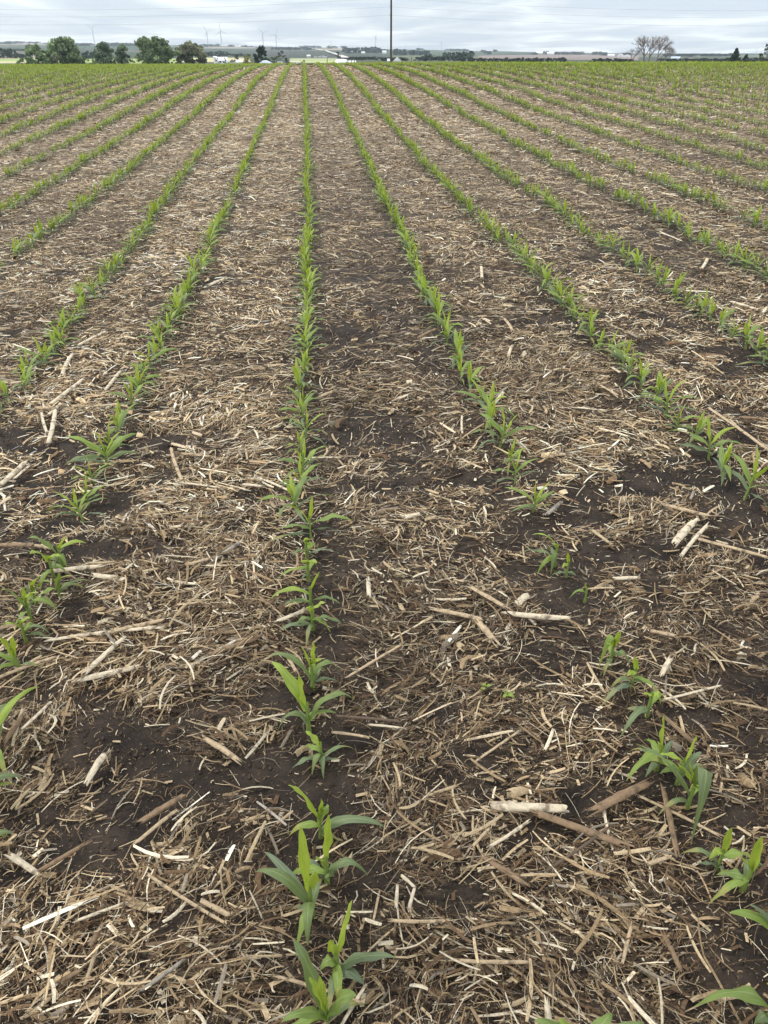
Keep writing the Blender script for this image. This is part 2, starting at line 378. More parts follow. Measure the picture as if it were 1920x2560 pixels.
for (a, b_) in bands:
    ym = (a + b_) / 2; area = (1.1 * b_ + 2) * (b_ - a); far = 1 + ym / 13
    dens = 21000 / (1 + (ym / 2.6) ** 1.7)
    # fine fibres
    x, y, c = scatter(int(dens * area * (.95 if ym < 3 else .7)), a, b_, lambda c: .09 + .91 * c); n = len(x)
    g = gz(x, y); lay = RS.rand(n) ** 1.3 * (.004 + .032 * c)
    yaw = yaws(x, y, .7)
    ln = (.007 + .065 * RS.rand(n) ** (3.2 if ym < 5 else 2.0)) * (1 + ym / 18); wd = (.0007 + .0019 * RS.rand(n) ** 1.7) * (1 + ym / 4.0)
    V, Fq, C = ribbons(x, y, g + .002 + lay, ln, wd, yaw, RS.randn(n) * np.where(RS.rand(n) < .5, .45, .10), RS.randn(n) * (.18 + .1 * (ym < 4)), RS.randn(n) * .5, tone(x, y, pick(n, (.08, .14, .18, .24, .06, .30) if ym < 1.5 else (.16, .22, .19, .18, .06, .19) if ym < 9 else (.20, .27, .21, .15, .07, .10))), 2 if ym > 3 else 3)
    P.add(V, Fq, C)
    # strips of leaf and rind
    x, y, c = scatter(int(dens * area * .10), a, b_, lambda c: .01 + .99 * c ** 1.2); n = len(x)
    g = gz(x, y); lay = RS.rand(n) * (.004 + .034 * c)
    yaw = yaws(x, y, .65)
    ln = (.03 + .075 * RS.rand(n) ** 2) * (1 + ym / 30); wd = (.0022 + .0045 * RS.rand(n) ** 1.6) * (1 + ym / 11)
    V, Fq, C = ribbons(x, y, g + .004 + lay, ln, wd, yaw, RS.randn(n) * .14, RS.randn(n) * .14, RS.randn(n) * .45, tone(x, y, pick(n, (.12, .26, .28, .20, .07, .07))), 2 if ym > 6 else 4, .5 if ym < 4 else 0, np.abs(RS.randn(n)) * .08)
    P.add(V, Fq, C)
    # short chips
    x, y, c = scatter(int(dens * area * .16), a, b_, lambda c: .03 + .97 * c); n = len(x)
    g = gz(x, y); lay = RS.rand(n) * (.003 + .022 * c); yaw = RS.rand(n) * math.pi
    ln = (.007 + .02 * RS.rand(n)) * (1 + ym / 22); wd = ln * (.15 + .3 * RS.rand(n))
    V, Fq, C = ribbons(x, y, g + .003 + lay, ln, wd, yaw, RS.randn(n) * .05, RS.randn(n) * .25, RS.randn(n) * .3, tone(x, y, pick(n, (.10, .22, .24, .24, .06, .14))), 1)
    P.add(V, Fq, C)
    # crumb-sized shreds that mat the mulch together and dust the bare soil
    if ym < 3:
        x, y, c = scatter(int(area * (30000 if ym < 1.6 else 16000)), a, b_, lambda c: .16 + .84 * c); n = len(x); g = gz(x, y)
        V, Fq, C = ribbons(x, y, g + .0015 + .012 * RS.rand(n) * c, .002 + .007 * RS.rand(n), .0006 + .0012 * RS.rand(n), RS.rand(n) * math.pi, RS.randn(n) * .3, RS.randn(n) * .3, RS.randn(n) * .4, tone(x, y, pick(n, (.06, .16, .26, .26, .06, .20))), 1)
        P.add(V, Fq, C)
    # crumpled brown husk and leaf sheets
    if ym < 8:
        x, y, c = scatter(int(area * (60 if ym < 3 else 30)), a, b_, lambda c: .15 + .85 * c); n = len(x); g = gz(x, y)
        V, Fq, C = ribbons(x, y, g + .006 + .012 * RS.rand(n), .02 + .055 * RS.rand(n) ** 1.5, .007 + .016 * RS.rand(n), yaws(x, y, .6), RS.randn(n) * .3, RS.randn(n) * .2, RS.randn(n) * .5, tone(x, y, pick(n, (.03, .17, .34, .32, .08, .06))), 6, .9, np.abs(RS.randn(n)) * .22)
        V[:, 2] += (vn(V[:, 0], V[:, 1], .006, 40) - .5) * .008
        P.add(V, Fq, C)
    # curly thin roots and silks
    if ym < 6:
        x, y, c = scatter(int(dens * area * .05), a, b_, lambda c: c); n = len(x); g = gz(x, y)
        V, Fq, C = ribbons(x, y, g + .006 + .02 * RS.rand(n) * c, .04 + .06 * RS.rand(n), .0007 + .0009 * RS.rand(n), RS.rand(n) * math.pi, RS.randn(n) * .9, RS.randn(n) * .25, RS.randn(n) * .5, tone(x, y, pick(n, (.2, .3, .2, .2, .1, 0))), 6)
        P.add(V, Fq, C)
    # bigger pale husks and split rind that catch the eye
    x, y, c = scatter(int(area * (110 if ym < 6 else 70 if ym < 20 else 24)), a, b_, lambda c: c); n = len(x); g = gz(x, y)
    cl = (vn(x, y, 1.1, 12) > .36) & (RS.rand(n) < gapf(x, y, {-4: .9, -3: .9, -2: 1.0, -1: .7, 0: .22, 1: .5, 2: .5, 3: .6}, .6))
    x, y, g, c = x[cl], y[cl], g[cl], c[cl]; n = len(x)
    yaw = yaws(x, y, .65)
    V, Fq, C = ribbons(x, y, g + .012 + .018 * RS.rand(n), .035 + .11 * RS.rand(n) ** 1.7, (.0035 + .007 * RS.rand(n) ** 1.5) * (1 + ym / 20), yaw, RS.randn(n) * .07, RS.randn(n) * .12, RS.randn(n) * .4, pick(n, (.30, .36, .22, .06, .06, 0)), 4, .55, np.abs(RS.randn(n)) * .05)
    P.add(V, Fq, C)
# loose crumbs of soil
x, y, c = scatter(90000, .25, 4.5, lambda c: 1 - .5 * c); n = len(x); g = gz(x, y); r = .001 + .0055 * RS.rand(n) ** 5
octa = np.array([(1, 0, 0), (0, 1, 0), (-1, 0, 0), (0, -1, 0), (0, 0, .8), (0, 0, -.8)])
V = (np.stack([x, y, g + r * .3], 1)[:, None, :] + octa[None] * r[:, None, None] * (.6 + .8 * RS.rand(n, 6, 1))).reshape(-1, 3)
tri = np.array([(0, 1, 4), (1, 2, 4), (2, 3, 4), (3, 0, 4), (1, 0, 5), (2, 1, 5), (3, 2, 5), (0, 3, 5)])
Fc = (np.arange(n)[:, None, None] * 6 + tri[None]).reshape(-1, 3)
Cc = np.repeat(np.array([(.05, .038, .03)]) * (.7 + .8 * RS.rand(n, 1)), 6, 0)
prop(link('soil_crumbs', mesh_np('soil_crumbs', V, Fc, M_straw, Cc)), 'loose dark crumbs of soil scattered over the bare patches', 'soil crumbs', kind='stuff')
V = np.concatenate(P.V); Fq = np.concatenate(P.F); C = np.clip(np.concatenate(P.C), 0, .9)
prop(link('crop_residue', mesh_np('crop_residue', V, Fq, M_straw, C)), 'tan chopped leaves, husks and fibres of last year\'s corn strewn over the dark soil', 'crop residue', kind='stuff')
print('residue faces', len(Fq)); del P, V, Fq, C

# ------------------------------------------------------------------ old corn stalk pieces, each a thing
ORD = 'nearest second third fourth fifth sixth seventh eighth ninth tenth eleventh twelfth thirteenth fourteenth fifteenth sixteenth seventeenth eighteenth nineteenth twentieth'.split()
TENS = {2: 'twenty', 3: 'thirty', 4: 'forty', 5: 'fifty', 6: 'sixty', 7: 'seventy', 8: 'eighty'}
def ordinal(i):
    if i <= 1: return 'first'
    if i <= 20: return ORD[i - 1]
    t, u = divmod(i, 10)
    if u == 0: return TENS[t][:-1] + 'ieth'
    return TENS[t] + '-' + (['first'] + ORD[1:])[u - 1]
ROWN = {0: 'centre row', 1: 'first row to its right', -1: 'first row to its left'}
def rown(k):
    if k == 0: return 'the centre row'
    return 'the %s row %s of centre' % (['', 'first', 'second', 'third', 'fourth', 'fifth', 'sixth', 'seventh', 'eighth', 'ninth', 'tenth'][abs(k)], 'right' if k > 0 else 'left')
def gapn(k):
    if k == 0: return 'between the centre row and the first row right'
    if k == -1: return 'between the centre row and the first row left'
    a, b = (k, k + 1) if k > 0 else (k + 1, k)
    w_ = ['', 'first', 'second', 'third', 'fourth', 'fifth', 'sixth', 'seventh', 'eighth', 'ninth']
    return 'between the %s and %s rows %s' % (w_[abs(a)], w_[abs(b)], 'right' if k > 0 else 'left')
SCOL = {'pale': (.74, .65, .49), 'tan': (.56, .44, .29), 'brown': (.30, .21, .13), 'grey': (.36, .33, .285), 'dark': (.15, .11, .08)}
def stalk_mesh(ln, r, kind, colr, seed):
    """round stalk with nodes and torn ends, or 'split': an open half shell of rind"""
    rs = np.random.RandomState(seed); ns = 12 if kind == 'round' else 10; nseg = max(6, int(ln / .008)); nseg = min(nseg, 26)
    bend = rs.randn() * .012 * ln; node = .2 + .6 * rs.rand(); V = []; UVs = []; C = []; span = 2 * math.pi if kind == 'round' else 2.0 + rs.rand() * .9
    fl = .62 if kind == 'round' else .8
    for i in range(nseg + 1):
        t = i / nseg; xx = (t - .5) * ln; k = 1 + .24 * math.exp(-((t - node) * ln / .006) ** 2) + .05 * rs.randn() * .5
        k *= 1 - .1 * abs(2 * t - 1) ** 2
        for j in range(ns):
            a = span * j / (ns if kind == 'round' else ns - 1) + (0 if kind == 'round' else math.pi / 2 - span / 2)
            e_ = 0
            if i in (0, nseg): e_ = (rs.rand() - .5) * r * (2.2 if kind == 'round' else 5)
            V.append((xx + e_, math.cos(a) * r * k + bend * (1 - 4 * (t - .5) ** 2), math.sin(a) * r * k * fl + (.0 if kind == 'round' else -r * .45)))
            UVs.append((j * .9, t * ln * 3 + seed % 17)); f = 1 - .3 * math.exp(-((t - node) * ln / .004) ** 2); f *= 1 + .09 * rs.randn(); C.append([c * f for c in colr])
    Fq = []
    for i in range(nseg):
        for j in range(ns if kind == 'round' else ns - 1):
            j2 = (j + 1) % ns; Fq.append((i * ns + j, (i + 1) * ns + j, (i + 1) * ns + j2, i * ns + j2))
    V = np.array(V); fl_ = [np.array(Fq)]
    if kind == 'round':
        for i0 in (0, nseg):
            V = np.vstack([V, [V[i0 * ns:(i0 + 1) * ns].mean(0) + np.array([(.3 * r if i0 == 0 else -.3 * r), 0, 0])]]); UVs.append((0, 0)); C.append([c * .75 for c in colr]); q = len(V) - 1
            fl_.append(np.array([(i0 * ns + j, i0 * ns + (j + 1) % ns, q) for j in range(ns)]))
    else:   # give the shell a second skin just below so that it has thickness
        m = len(V); V2 = V.copy(); V2[:, 2] -= .0012; V = np.vstack([V, V2]); UVs += UVs; C += [[c * .9 for c in q] for q in C]
        fl_.append(fl_[0][:, ::-1] + m)
        rim = []
        for i in range(nseg): rim += [(i * ns, i * ns + m, (i + 1) * ns + m, (i + 1) * ns), (i * ns + ns - 1, (i + 1) * ns + ns - 1, (i + 1) * ns + ns - 1 + m, i * ns + ns - 1 + m)]
        fl_.append(np.array(rim))
    return mesh_np('stalk', V, fl_, M_stalk, np.clip(np.array(C), 0, .92), True, UVs)
# ends of each piece in the photograph, thickness there, colour, form
SP = [(1235,2010,1411,2019,26,'pale','r','thick pale round'),(1336,2027,1562,2114,20,'brown','s','long brown split'),(1226,2108,1325,2042,9,'pale','s','slender pale'),(1481,2030,1626,1955,26,'brown','s','wide brown husk-like'),
(1660,1975,1695,2131,17,'brown','s','brown splintered'),(1591,1981,1799,2079,9,'tan','s','long thin tan'),(1365,2172,1521,2071,8,'dark','r','dark twig-like'),(1215,2140,1319,2200,15,'brown','s','rough brown'),
(1134,2392,1319,2398,10,'tan','s','long tan'),(1620,2160,1678,2137,12,'tan','r','short tan'),(972,2299,1122,2299,9,'tan','s','long straight tan'),(1368,2500,1374,2556,16,'pale','s','short upright-lying pale'),
(347,2055,459,1983,18,'brown','r','thick brown'),(336,2106,434,2026,11,'tan','s','straight tan'),(369,2186,564,2312,8,'tan','r','very long thin tan'),(354,2475,463,2399,12,'grey','r','grey weathered'),
(217,1945,265,1872,20,'pale','s','broad pale split'),(503,2254,575,2294,13,'tan','r','knotty tan'),(22,2135,98,2189,17,'pale','s','torn pale'),(98,2178,217,2106,11,'brown','s','long brown'),
(155,2442,195,2421,13,'brown','r','stubby brown'),(250,2309,217,2367,12,'brown','s','flat brown'),(242,2359,206,2464,9,'tan','s','narrow tan'),(184,2292,318,2245,6,'pale','s','thin pale'),
(127,1601,265,1580,12,'pale','s','long pale flat'),(262,1582,405,1549,12,'tan','s','long tan tapering'),(214,1688,312,1595,17,'pale','r','gnawed whitish'),(0,1685,133,1641,9,'tan','s','long slanting tan'),(15,1860,60,1790,13,'brown','s','flat brown'),
(509,1841,596,1900,15,'tan','s','wide tan'),(58,1827,127,1763,9,'pale','r','slim whitish'),(0,1369,87,1372,14,'brown','r','thick brown'),(2,1228,64,1163,18,'pale','r','thick whitish'),(35,1209,72,1169,10,'pale','s','short whitish'),
(93,1024,139,1027,14,'tan','r','stubby tan'),(122,1117,139,1030,12,'pale','r','upright-lying pale'),(105,1034,118,1083,8,'pale','r','narrow whitish'),(127,1015,208,955,12,'pale','r','long whitish'),(263,975,301,931,9,'pale','s','flat pale'),
(197,865,266,833,11,'pale','r','round pale'),(156,940,182,888,9,'pale','s','splintered pale'),(428,1122,457,1209,9,'tan','r','bent tan'),(454,1215,550,1224,8,'pale','s','straight pale'),(651,1198,729,1235,8,'pale','s','slanting pale'),
(775,1146,848,1143,7,'pale','s','straight whitish'),(799,989,833,978,9,'tan','s','short tan'),(399,949,492,940,7,'tan','s','long tan'),(579,943,642,934,8,'tan','s','flat tan'),(1683,1369,1736,1306,20,'pale','s','broad pale'),
(1701,1395,1768,1314,10,'pale','s','narrow pale'),(1741,1346,1918,1395,10,'tan','r','long tan'),(1192,1566,1238,1618,17,'tan','s','broad splintered tan'),(1082,1540,1209,1563,14,'tan','s','long flat tan'),(1655,1685,1678,1644,13,'pale','s','short pale'),
(1655,1798,1730,1861,14,'brown','s','speckled brown'),(1655,1757,1799,1717,7,'pale','s','long thin pale'),(1192,1896,1296,1827,7,'tan','s','thin tan'),(1776,1030,1915,1128,12,'tan','s','long frayed tan'),(1660,1267,1770,1296,12,'tan','r','round tan'),
(1232,1018,1258,984,10,'pale','s','short pale'),(1047,848,1090,827,9,'brown','r','short brown'),(1261,798,1281,830,9,'tan','s','stubby tan'),(1828,752,1897,772,9,'pale','r','round pale'),(1539,879,1579,902,12,'pale','s','whitish broad'),
(830,1825,923,1841,8,'tan','r','knobbly tan'),(839,1789,1000,1803,8,'dark','r','dark long'),(920,1810,1010,1816,6,'pale','s','thin whitish'),(717,1640,744,1689,8,'tan','s','short tan'),(871,1702,1000,1629,7,'tan','s','long thin tan'),
(1004,2189,1037,2219,9,'pale','r','crooked whitish'),(1037,2219,1022,2274,8,'pale','r','forked whitish'),(994,2212,990,2268,8,'pale','r','slim crooked whitish'),(1657,486,1695,492,7,'pale','r','short whitish'),(1651,581,1706,605,6,'pale','s','thin pale'),(1753,674,1767,651,9,'pale','r','stubby pale'),
(1203,671,1205,697,8,'pale','r','tiny whitish'),(860,2175,880,2130,9,'tan','s','short tan'),(1180,2110,1226,2060,8,'tan','s','slim tan'),(690,2440,905,2500,9,'tan','s','long amber'),(850,2560,915,2455,10,'pale','r','long whitish'),
(430,800,500,815,7,'tan','s','short tan'),(520,715,560,702,8,'pale','s','short pale'),(1480,1330,1530,1368,9,'tan','r','short tan'),(1560,2395,1580,2310,9,'tan','s','narrow tan'),(1660,2330,1700,2420,12,'brown','s','flat brown')]
lay_stalks = []
ends = []
for i, (x1, y1, x2, y2, wpx, cn, fm, desc) in enumerate(SP):
    a = Vector((*pix(x1, y1, .028), 0)); b = Vector((*pix(x2, y2, .028), 0)); m = (a + b) / 2; d = b - a
    Zc = proj(m.x, m.y, float(ground(m.x, m.y)))[2]; r = max(.003, .5 * wpx * Zc / F * (.95 if fm == 'r' else 1.05))
    ends.append((a, b, r, cn, fm, desc, 9000 + i))
rs2 = random.Random(5); tries = 0
while len(ends) < len(SP) + 170 and tries < 4000:
    tries += 1; y = 1.3 + 8.5 * rs2.random() ** .8; x = (rs2.random() * 2 - 1) * (.52 * y + .25) + .092 * y
    if rs2.random() > float(cover([x], [y])[0]) or float(vn([x], [y], 1.1, 12)[0]) < .40: continue
    ln = .05 + .11 * rs2.random() ** 1.6; yw = rs2.gauss(0, .6) if rs2.random() < .6 else rs2.random() * 3.14
    dv = Vector((math.cos(yw), math.sin(yw), 0)) * ln / 2; m = Vector((x, y, 0))
    cn = rs2.choice(['pale', 'pale', 'tan', 'tan', 'brown', 'grey'])
    ends.append((m - dv, m + dv, .004 + .005 * rs2.random(), cn, rs2.choice('rss'), None, 500 + tries))
cw = {'pale': 'pale', 'tan': 'tan', 'brown': 'brown', 'grey': 'grey', 'dark': 'dark'}
info = []
for (a, b, r, cn, fm, desc, seed) in ends:
    m = (a + b) / 2; _, g = row_dist([m.x], [m.y]); info.append((m.y, int(g[0]), cn))
cnt = {}
order = sorted(range(len(ends)), key=lambda i: info[i][0])
for i in order:
    a, b, r, cn, fm, desc, seed = ends[i]; y0, gp, _ = info[i]; m = (a + b) / 2; d = b - a
    za = float(gz(a.x, a.y)); zb = float(gz(b.x, b.y)); zm = float(gz(m.x, m.y)); lift = max((za + zb) / 2, zm) + r * .62 + (.028 if desc else .024)
    me = stalk_mesh(max(d.length, .03), r, 'round' if fm == 'r' else 'split', SCOL[cn], seed)
    o = link('corn_stalk_piece', me, None, (m.x, m.y, lift))
    o.rotation_euler = (random.uniform(-.3, .3), -math.atan2(zb - za, max(d.length, .03)) * .8, math.atan2(d.y, d.x))
    key = (desc, gp) if desc else ('rnd', gp)
    if desc:
        cnt[key] = cnt.get(key, 0) + 1
        same = sum(1 for j in range(len(ends)) if ends[j][5] == desc and info[j][1] == gp)
        lab = '%s%s old stalk piece %s' % ('' if same == 1 else ordinal(cnt[key]) + ' ', desc, gapn(gp))
        prop(o, lab, 'corn stalk', 'broken pieces of old corn stalk lying on the soil')
    else:
        prop(o, 'small broken stalk fragment among the residue %s' % gapn(gp), 'corn stalk', 'small stalk fragments %s' % gapn(gp))

# ------------------------------------------------------------------ corn plants
AGE = [(.35, .44, .07), (.285, .375, .065), (.205, .285, .065), (.165, .215, .09), (.155, .20, .13)]
def age_col(a):
    a = min(max(a, 0), 1) * 4; i = min(int(a), 3); f = a - i
    return np.array([AGE[i][k] * (1 - f) + AGE[i + 1][k] * f for k in range(3)])
def leaf_strip(P0, P1, P2, P3, width, age, seg=10, k=5, twist=0.0, fold=.35, yellow=0.0, rs=random):
    """blade along a cubic curve: narrow collar, widest at a third, pointed tip, V folded along the rib"""
    P0, P1, P2, P3 = map(Vector, (P0, P1, P2, P3)); V = []; UVs = []; C = []; base = age_col(age)
    ph = rs.random() * 6; wav = rs.uniform(.1, .42)
    for i in range(seg + 1):
        t = i / seg; q = 1 - t
        p = P0 * q ** 3 + P1 * 3 * q * q * t + P2 * 3 * q * t * t + P3 * t ** 3
        d = (P1 - P0) * 3 * q * q + (P2 - P1) * 6 * q * t + (P3 - P2) * 3 * t * t; d = d.normalized() if d.length > 1e-9 else Vector((0, 0, 1))
        ref = Vector((P3.x - P0.x, P3.y - P0.y, 0)); ref = ref if ref.length > .004 else Vector((math.cos(ph), math.sin(ph), 0))
        side = Vector((-ref.y, ref.x, 0)).normalized(); side = (side - d * side.dot(d)).normalized(); nrm = side.cross(d).normalized()
        if nrm.z < 0 and abs(d.z) < .9: pass
        tw = twist * t; s2 = side * math.cos(tw) + nrm * math.sin(tw); n2 = nrm * math.cos(tw) - side * math.sin(tw)
        wv = width * .5 * (min(1, .45 + 2.0 * t) * (1 - t ** 1.9) ** .9 + .015)
        for j in range(k):
            u = j / (k - 1) * 2 - 1
            off = s2 * (u * wv * (1 - .25 * fold)) - n2 * ((abs(u) * fold * (1 - .5 * t)) * wv * -1) * (1 if True else 1)
            rip = n2 * (math.sin(t * 14 + ph + (1.5 if u > 0 else 0)) * wav * wv * abs(u))
            V.append(tuple(p + off + rip)); UVs.append(((u + 1) / 2, t * 3))
            cc = base * (1.1 - .12 * t); 
            if yellow and (t > .55 or yellow > .6): cc = cc * (1 - yellow) + np.array((.42, .36, .12)) * yellow
            if t > .95: cc = cc * .55 + np.array((.38, .33, .10)) * .45
            C.append(cc * (1 + .05 * math.sin(t * 9 + ph)))
    Fq = [(i * k + j, i * k + j + 1, (i + 1) * k + j + 1, (i + 1) * k + j) for i in range(seg) for j in range(k - 1)]
    return np.array(V), np.array(Fq), np.array(C), UVs
def stem_data(h, r, lean=(0, 0), red=.6, n=8, seg=6):
    V = []; C = []; UVs = []
    for i in range(seg + 1):
        t = i / seg; rr = r * (1 - .45 * t) * (1 + .12 * math.sin(t * 9))
        for j in range(n):
            a = 2 * math.pi * j / n; V.append((lean[0] * t + math.cos(a) * rr, lean[1] * t + math.sin(a) * rr * .75, -.012 + (h + .012) * t)); UVs.append((.3 + .02 * j, t))
            g = np.array((.27, .38, .10)) * (1 - t * .1); m = max(0, 1 - t / .28) * red; C.append(g * (1 - m) + np.array((.22, .10, .07)) * m)
    Fq = [(i * n + j, i * n + (j + 1) % n, (i + 1) * n + (j + 1) % n, (i + 1) * n + j) for i in range(seg) for j in range(n)]
    return np.array(V), np.array(Fq), np.array(C), UVs
def generic_leaves(rs, s=1.0, plane=None):
    """list of leaves (P0..P3, width, age) of a young plant about 0.17 m tall"""
    az = rs.uniform(0, 6.28) if plane is None else plane; out_ = []; nl = rs.choice([6, 7, 7])
    for i in range(nl):
        f = i / (nl - 1); a = az + math.pi * (i % 2) + rs.gauss(0, .35); d = Vector((math.cos(a), math.sin(a), 0)); z0 = (.022 + .055 * f) * s
        if i == nl - 1:      # newest leaf, upright and rolled
            h = rs.uniform(.075, .11) * s; out_.append((Vector((0, 0, z0)), Vector((0, 0, z0 + h * .4)) + d * .004, Vector((0, 0, z0 + h * .75)) + d * .012 * s, Vector((0, 0, z0 + h)) + d * rs.uniform(.015, .05) * s, .022 * s, 0.0, .55))
            continue
        if i == nl - 2:
            h = rs.uniform(.07, .10) * s; out_.append((Vector((0, 0, z0)), Vector((0, 0, z0 + h * .4)) + d * .012, Vector((0, 0, z0 + h * .85)) + d * .03 * s, Vector((0, 0, z0 + h * rs.uniform(.75, 1.05))) + d * rs.uniform(.05, .085) * s, .026 * s, .1, .45))
            continue
        L_ = (rs.uniform(.10, .14) if f < .7 else rs.uniform(.09, .13)) * s; up = .45 + .8 * f + rs.uniform(-.15, .2); dr = rs.uniform(.3, 1.0) * (1.15 - f)
        p1 = Vector((0, 0, z0)) + (d * .35 + Vector((0, 0, up * .42))) * L_
        p2 = p1 + (d * .42 + Vector((0, 0, (.25 * f - .05)))) * L_
        p3 = p2 + (d * .33 + Vector((0, 0, -dr * .42))) * L_ + Vector((-d.y, d.x, 0)) * rs.gauss(0, .015) * s
        if p3.z < .004: p3.z = .004
        out_.append((Vector((0, 0, z0)), p1, p2, p3, (.019 + .014 * math.sin(f * 2.6)) * s, .95 - .8 * f + rs.uniform(-.1, .1), .35))
    return out_
def make_plant(leaves, h=.085, r=.0055, lean=(0, 0), seed=0, seg=10):
    rs = random.Random(seed); e_ = bpy.data.objects.new('corn_plant', None); COL.objects.link(e_); e_.empty_display_size = .05
    link('stem', mesh_np('stem', *_re(stem_data(h, r, lean))), e_)
    for lf in leaves:
        p0, p1, p2, p3, wd, ag, fo = lf[:7]; yl = lf[7] if len(lf) > 7 else (rs.uniform(.2, .8) if ag > .75 and rs.random() < .35 else 0); tw = lf[8] if len(lf) > 8 else rs.gauss(0, .45)
        V, Fq, C, UVs = leaf_strip(p0, p1, p2, p3, wd, ag, seg, 5, tw, fo, yl, rs)
        link('leaf', mesh_np('leaf', V, Fq, M_leaf, np.clip(C, 0, 1), True, UVs), e_)
    return e_
def _re(q): V, Fq, C, UVs = q; return V, Fq, M_leaf, np.clip(C, 0, 1), True, UVs
def copy_thing(src):
    c = src.copy(); COL.objects.link(c)
    for ch in src.children:
        d = ch.copy(); COL.objects.link(d); d.parent = c
    return c
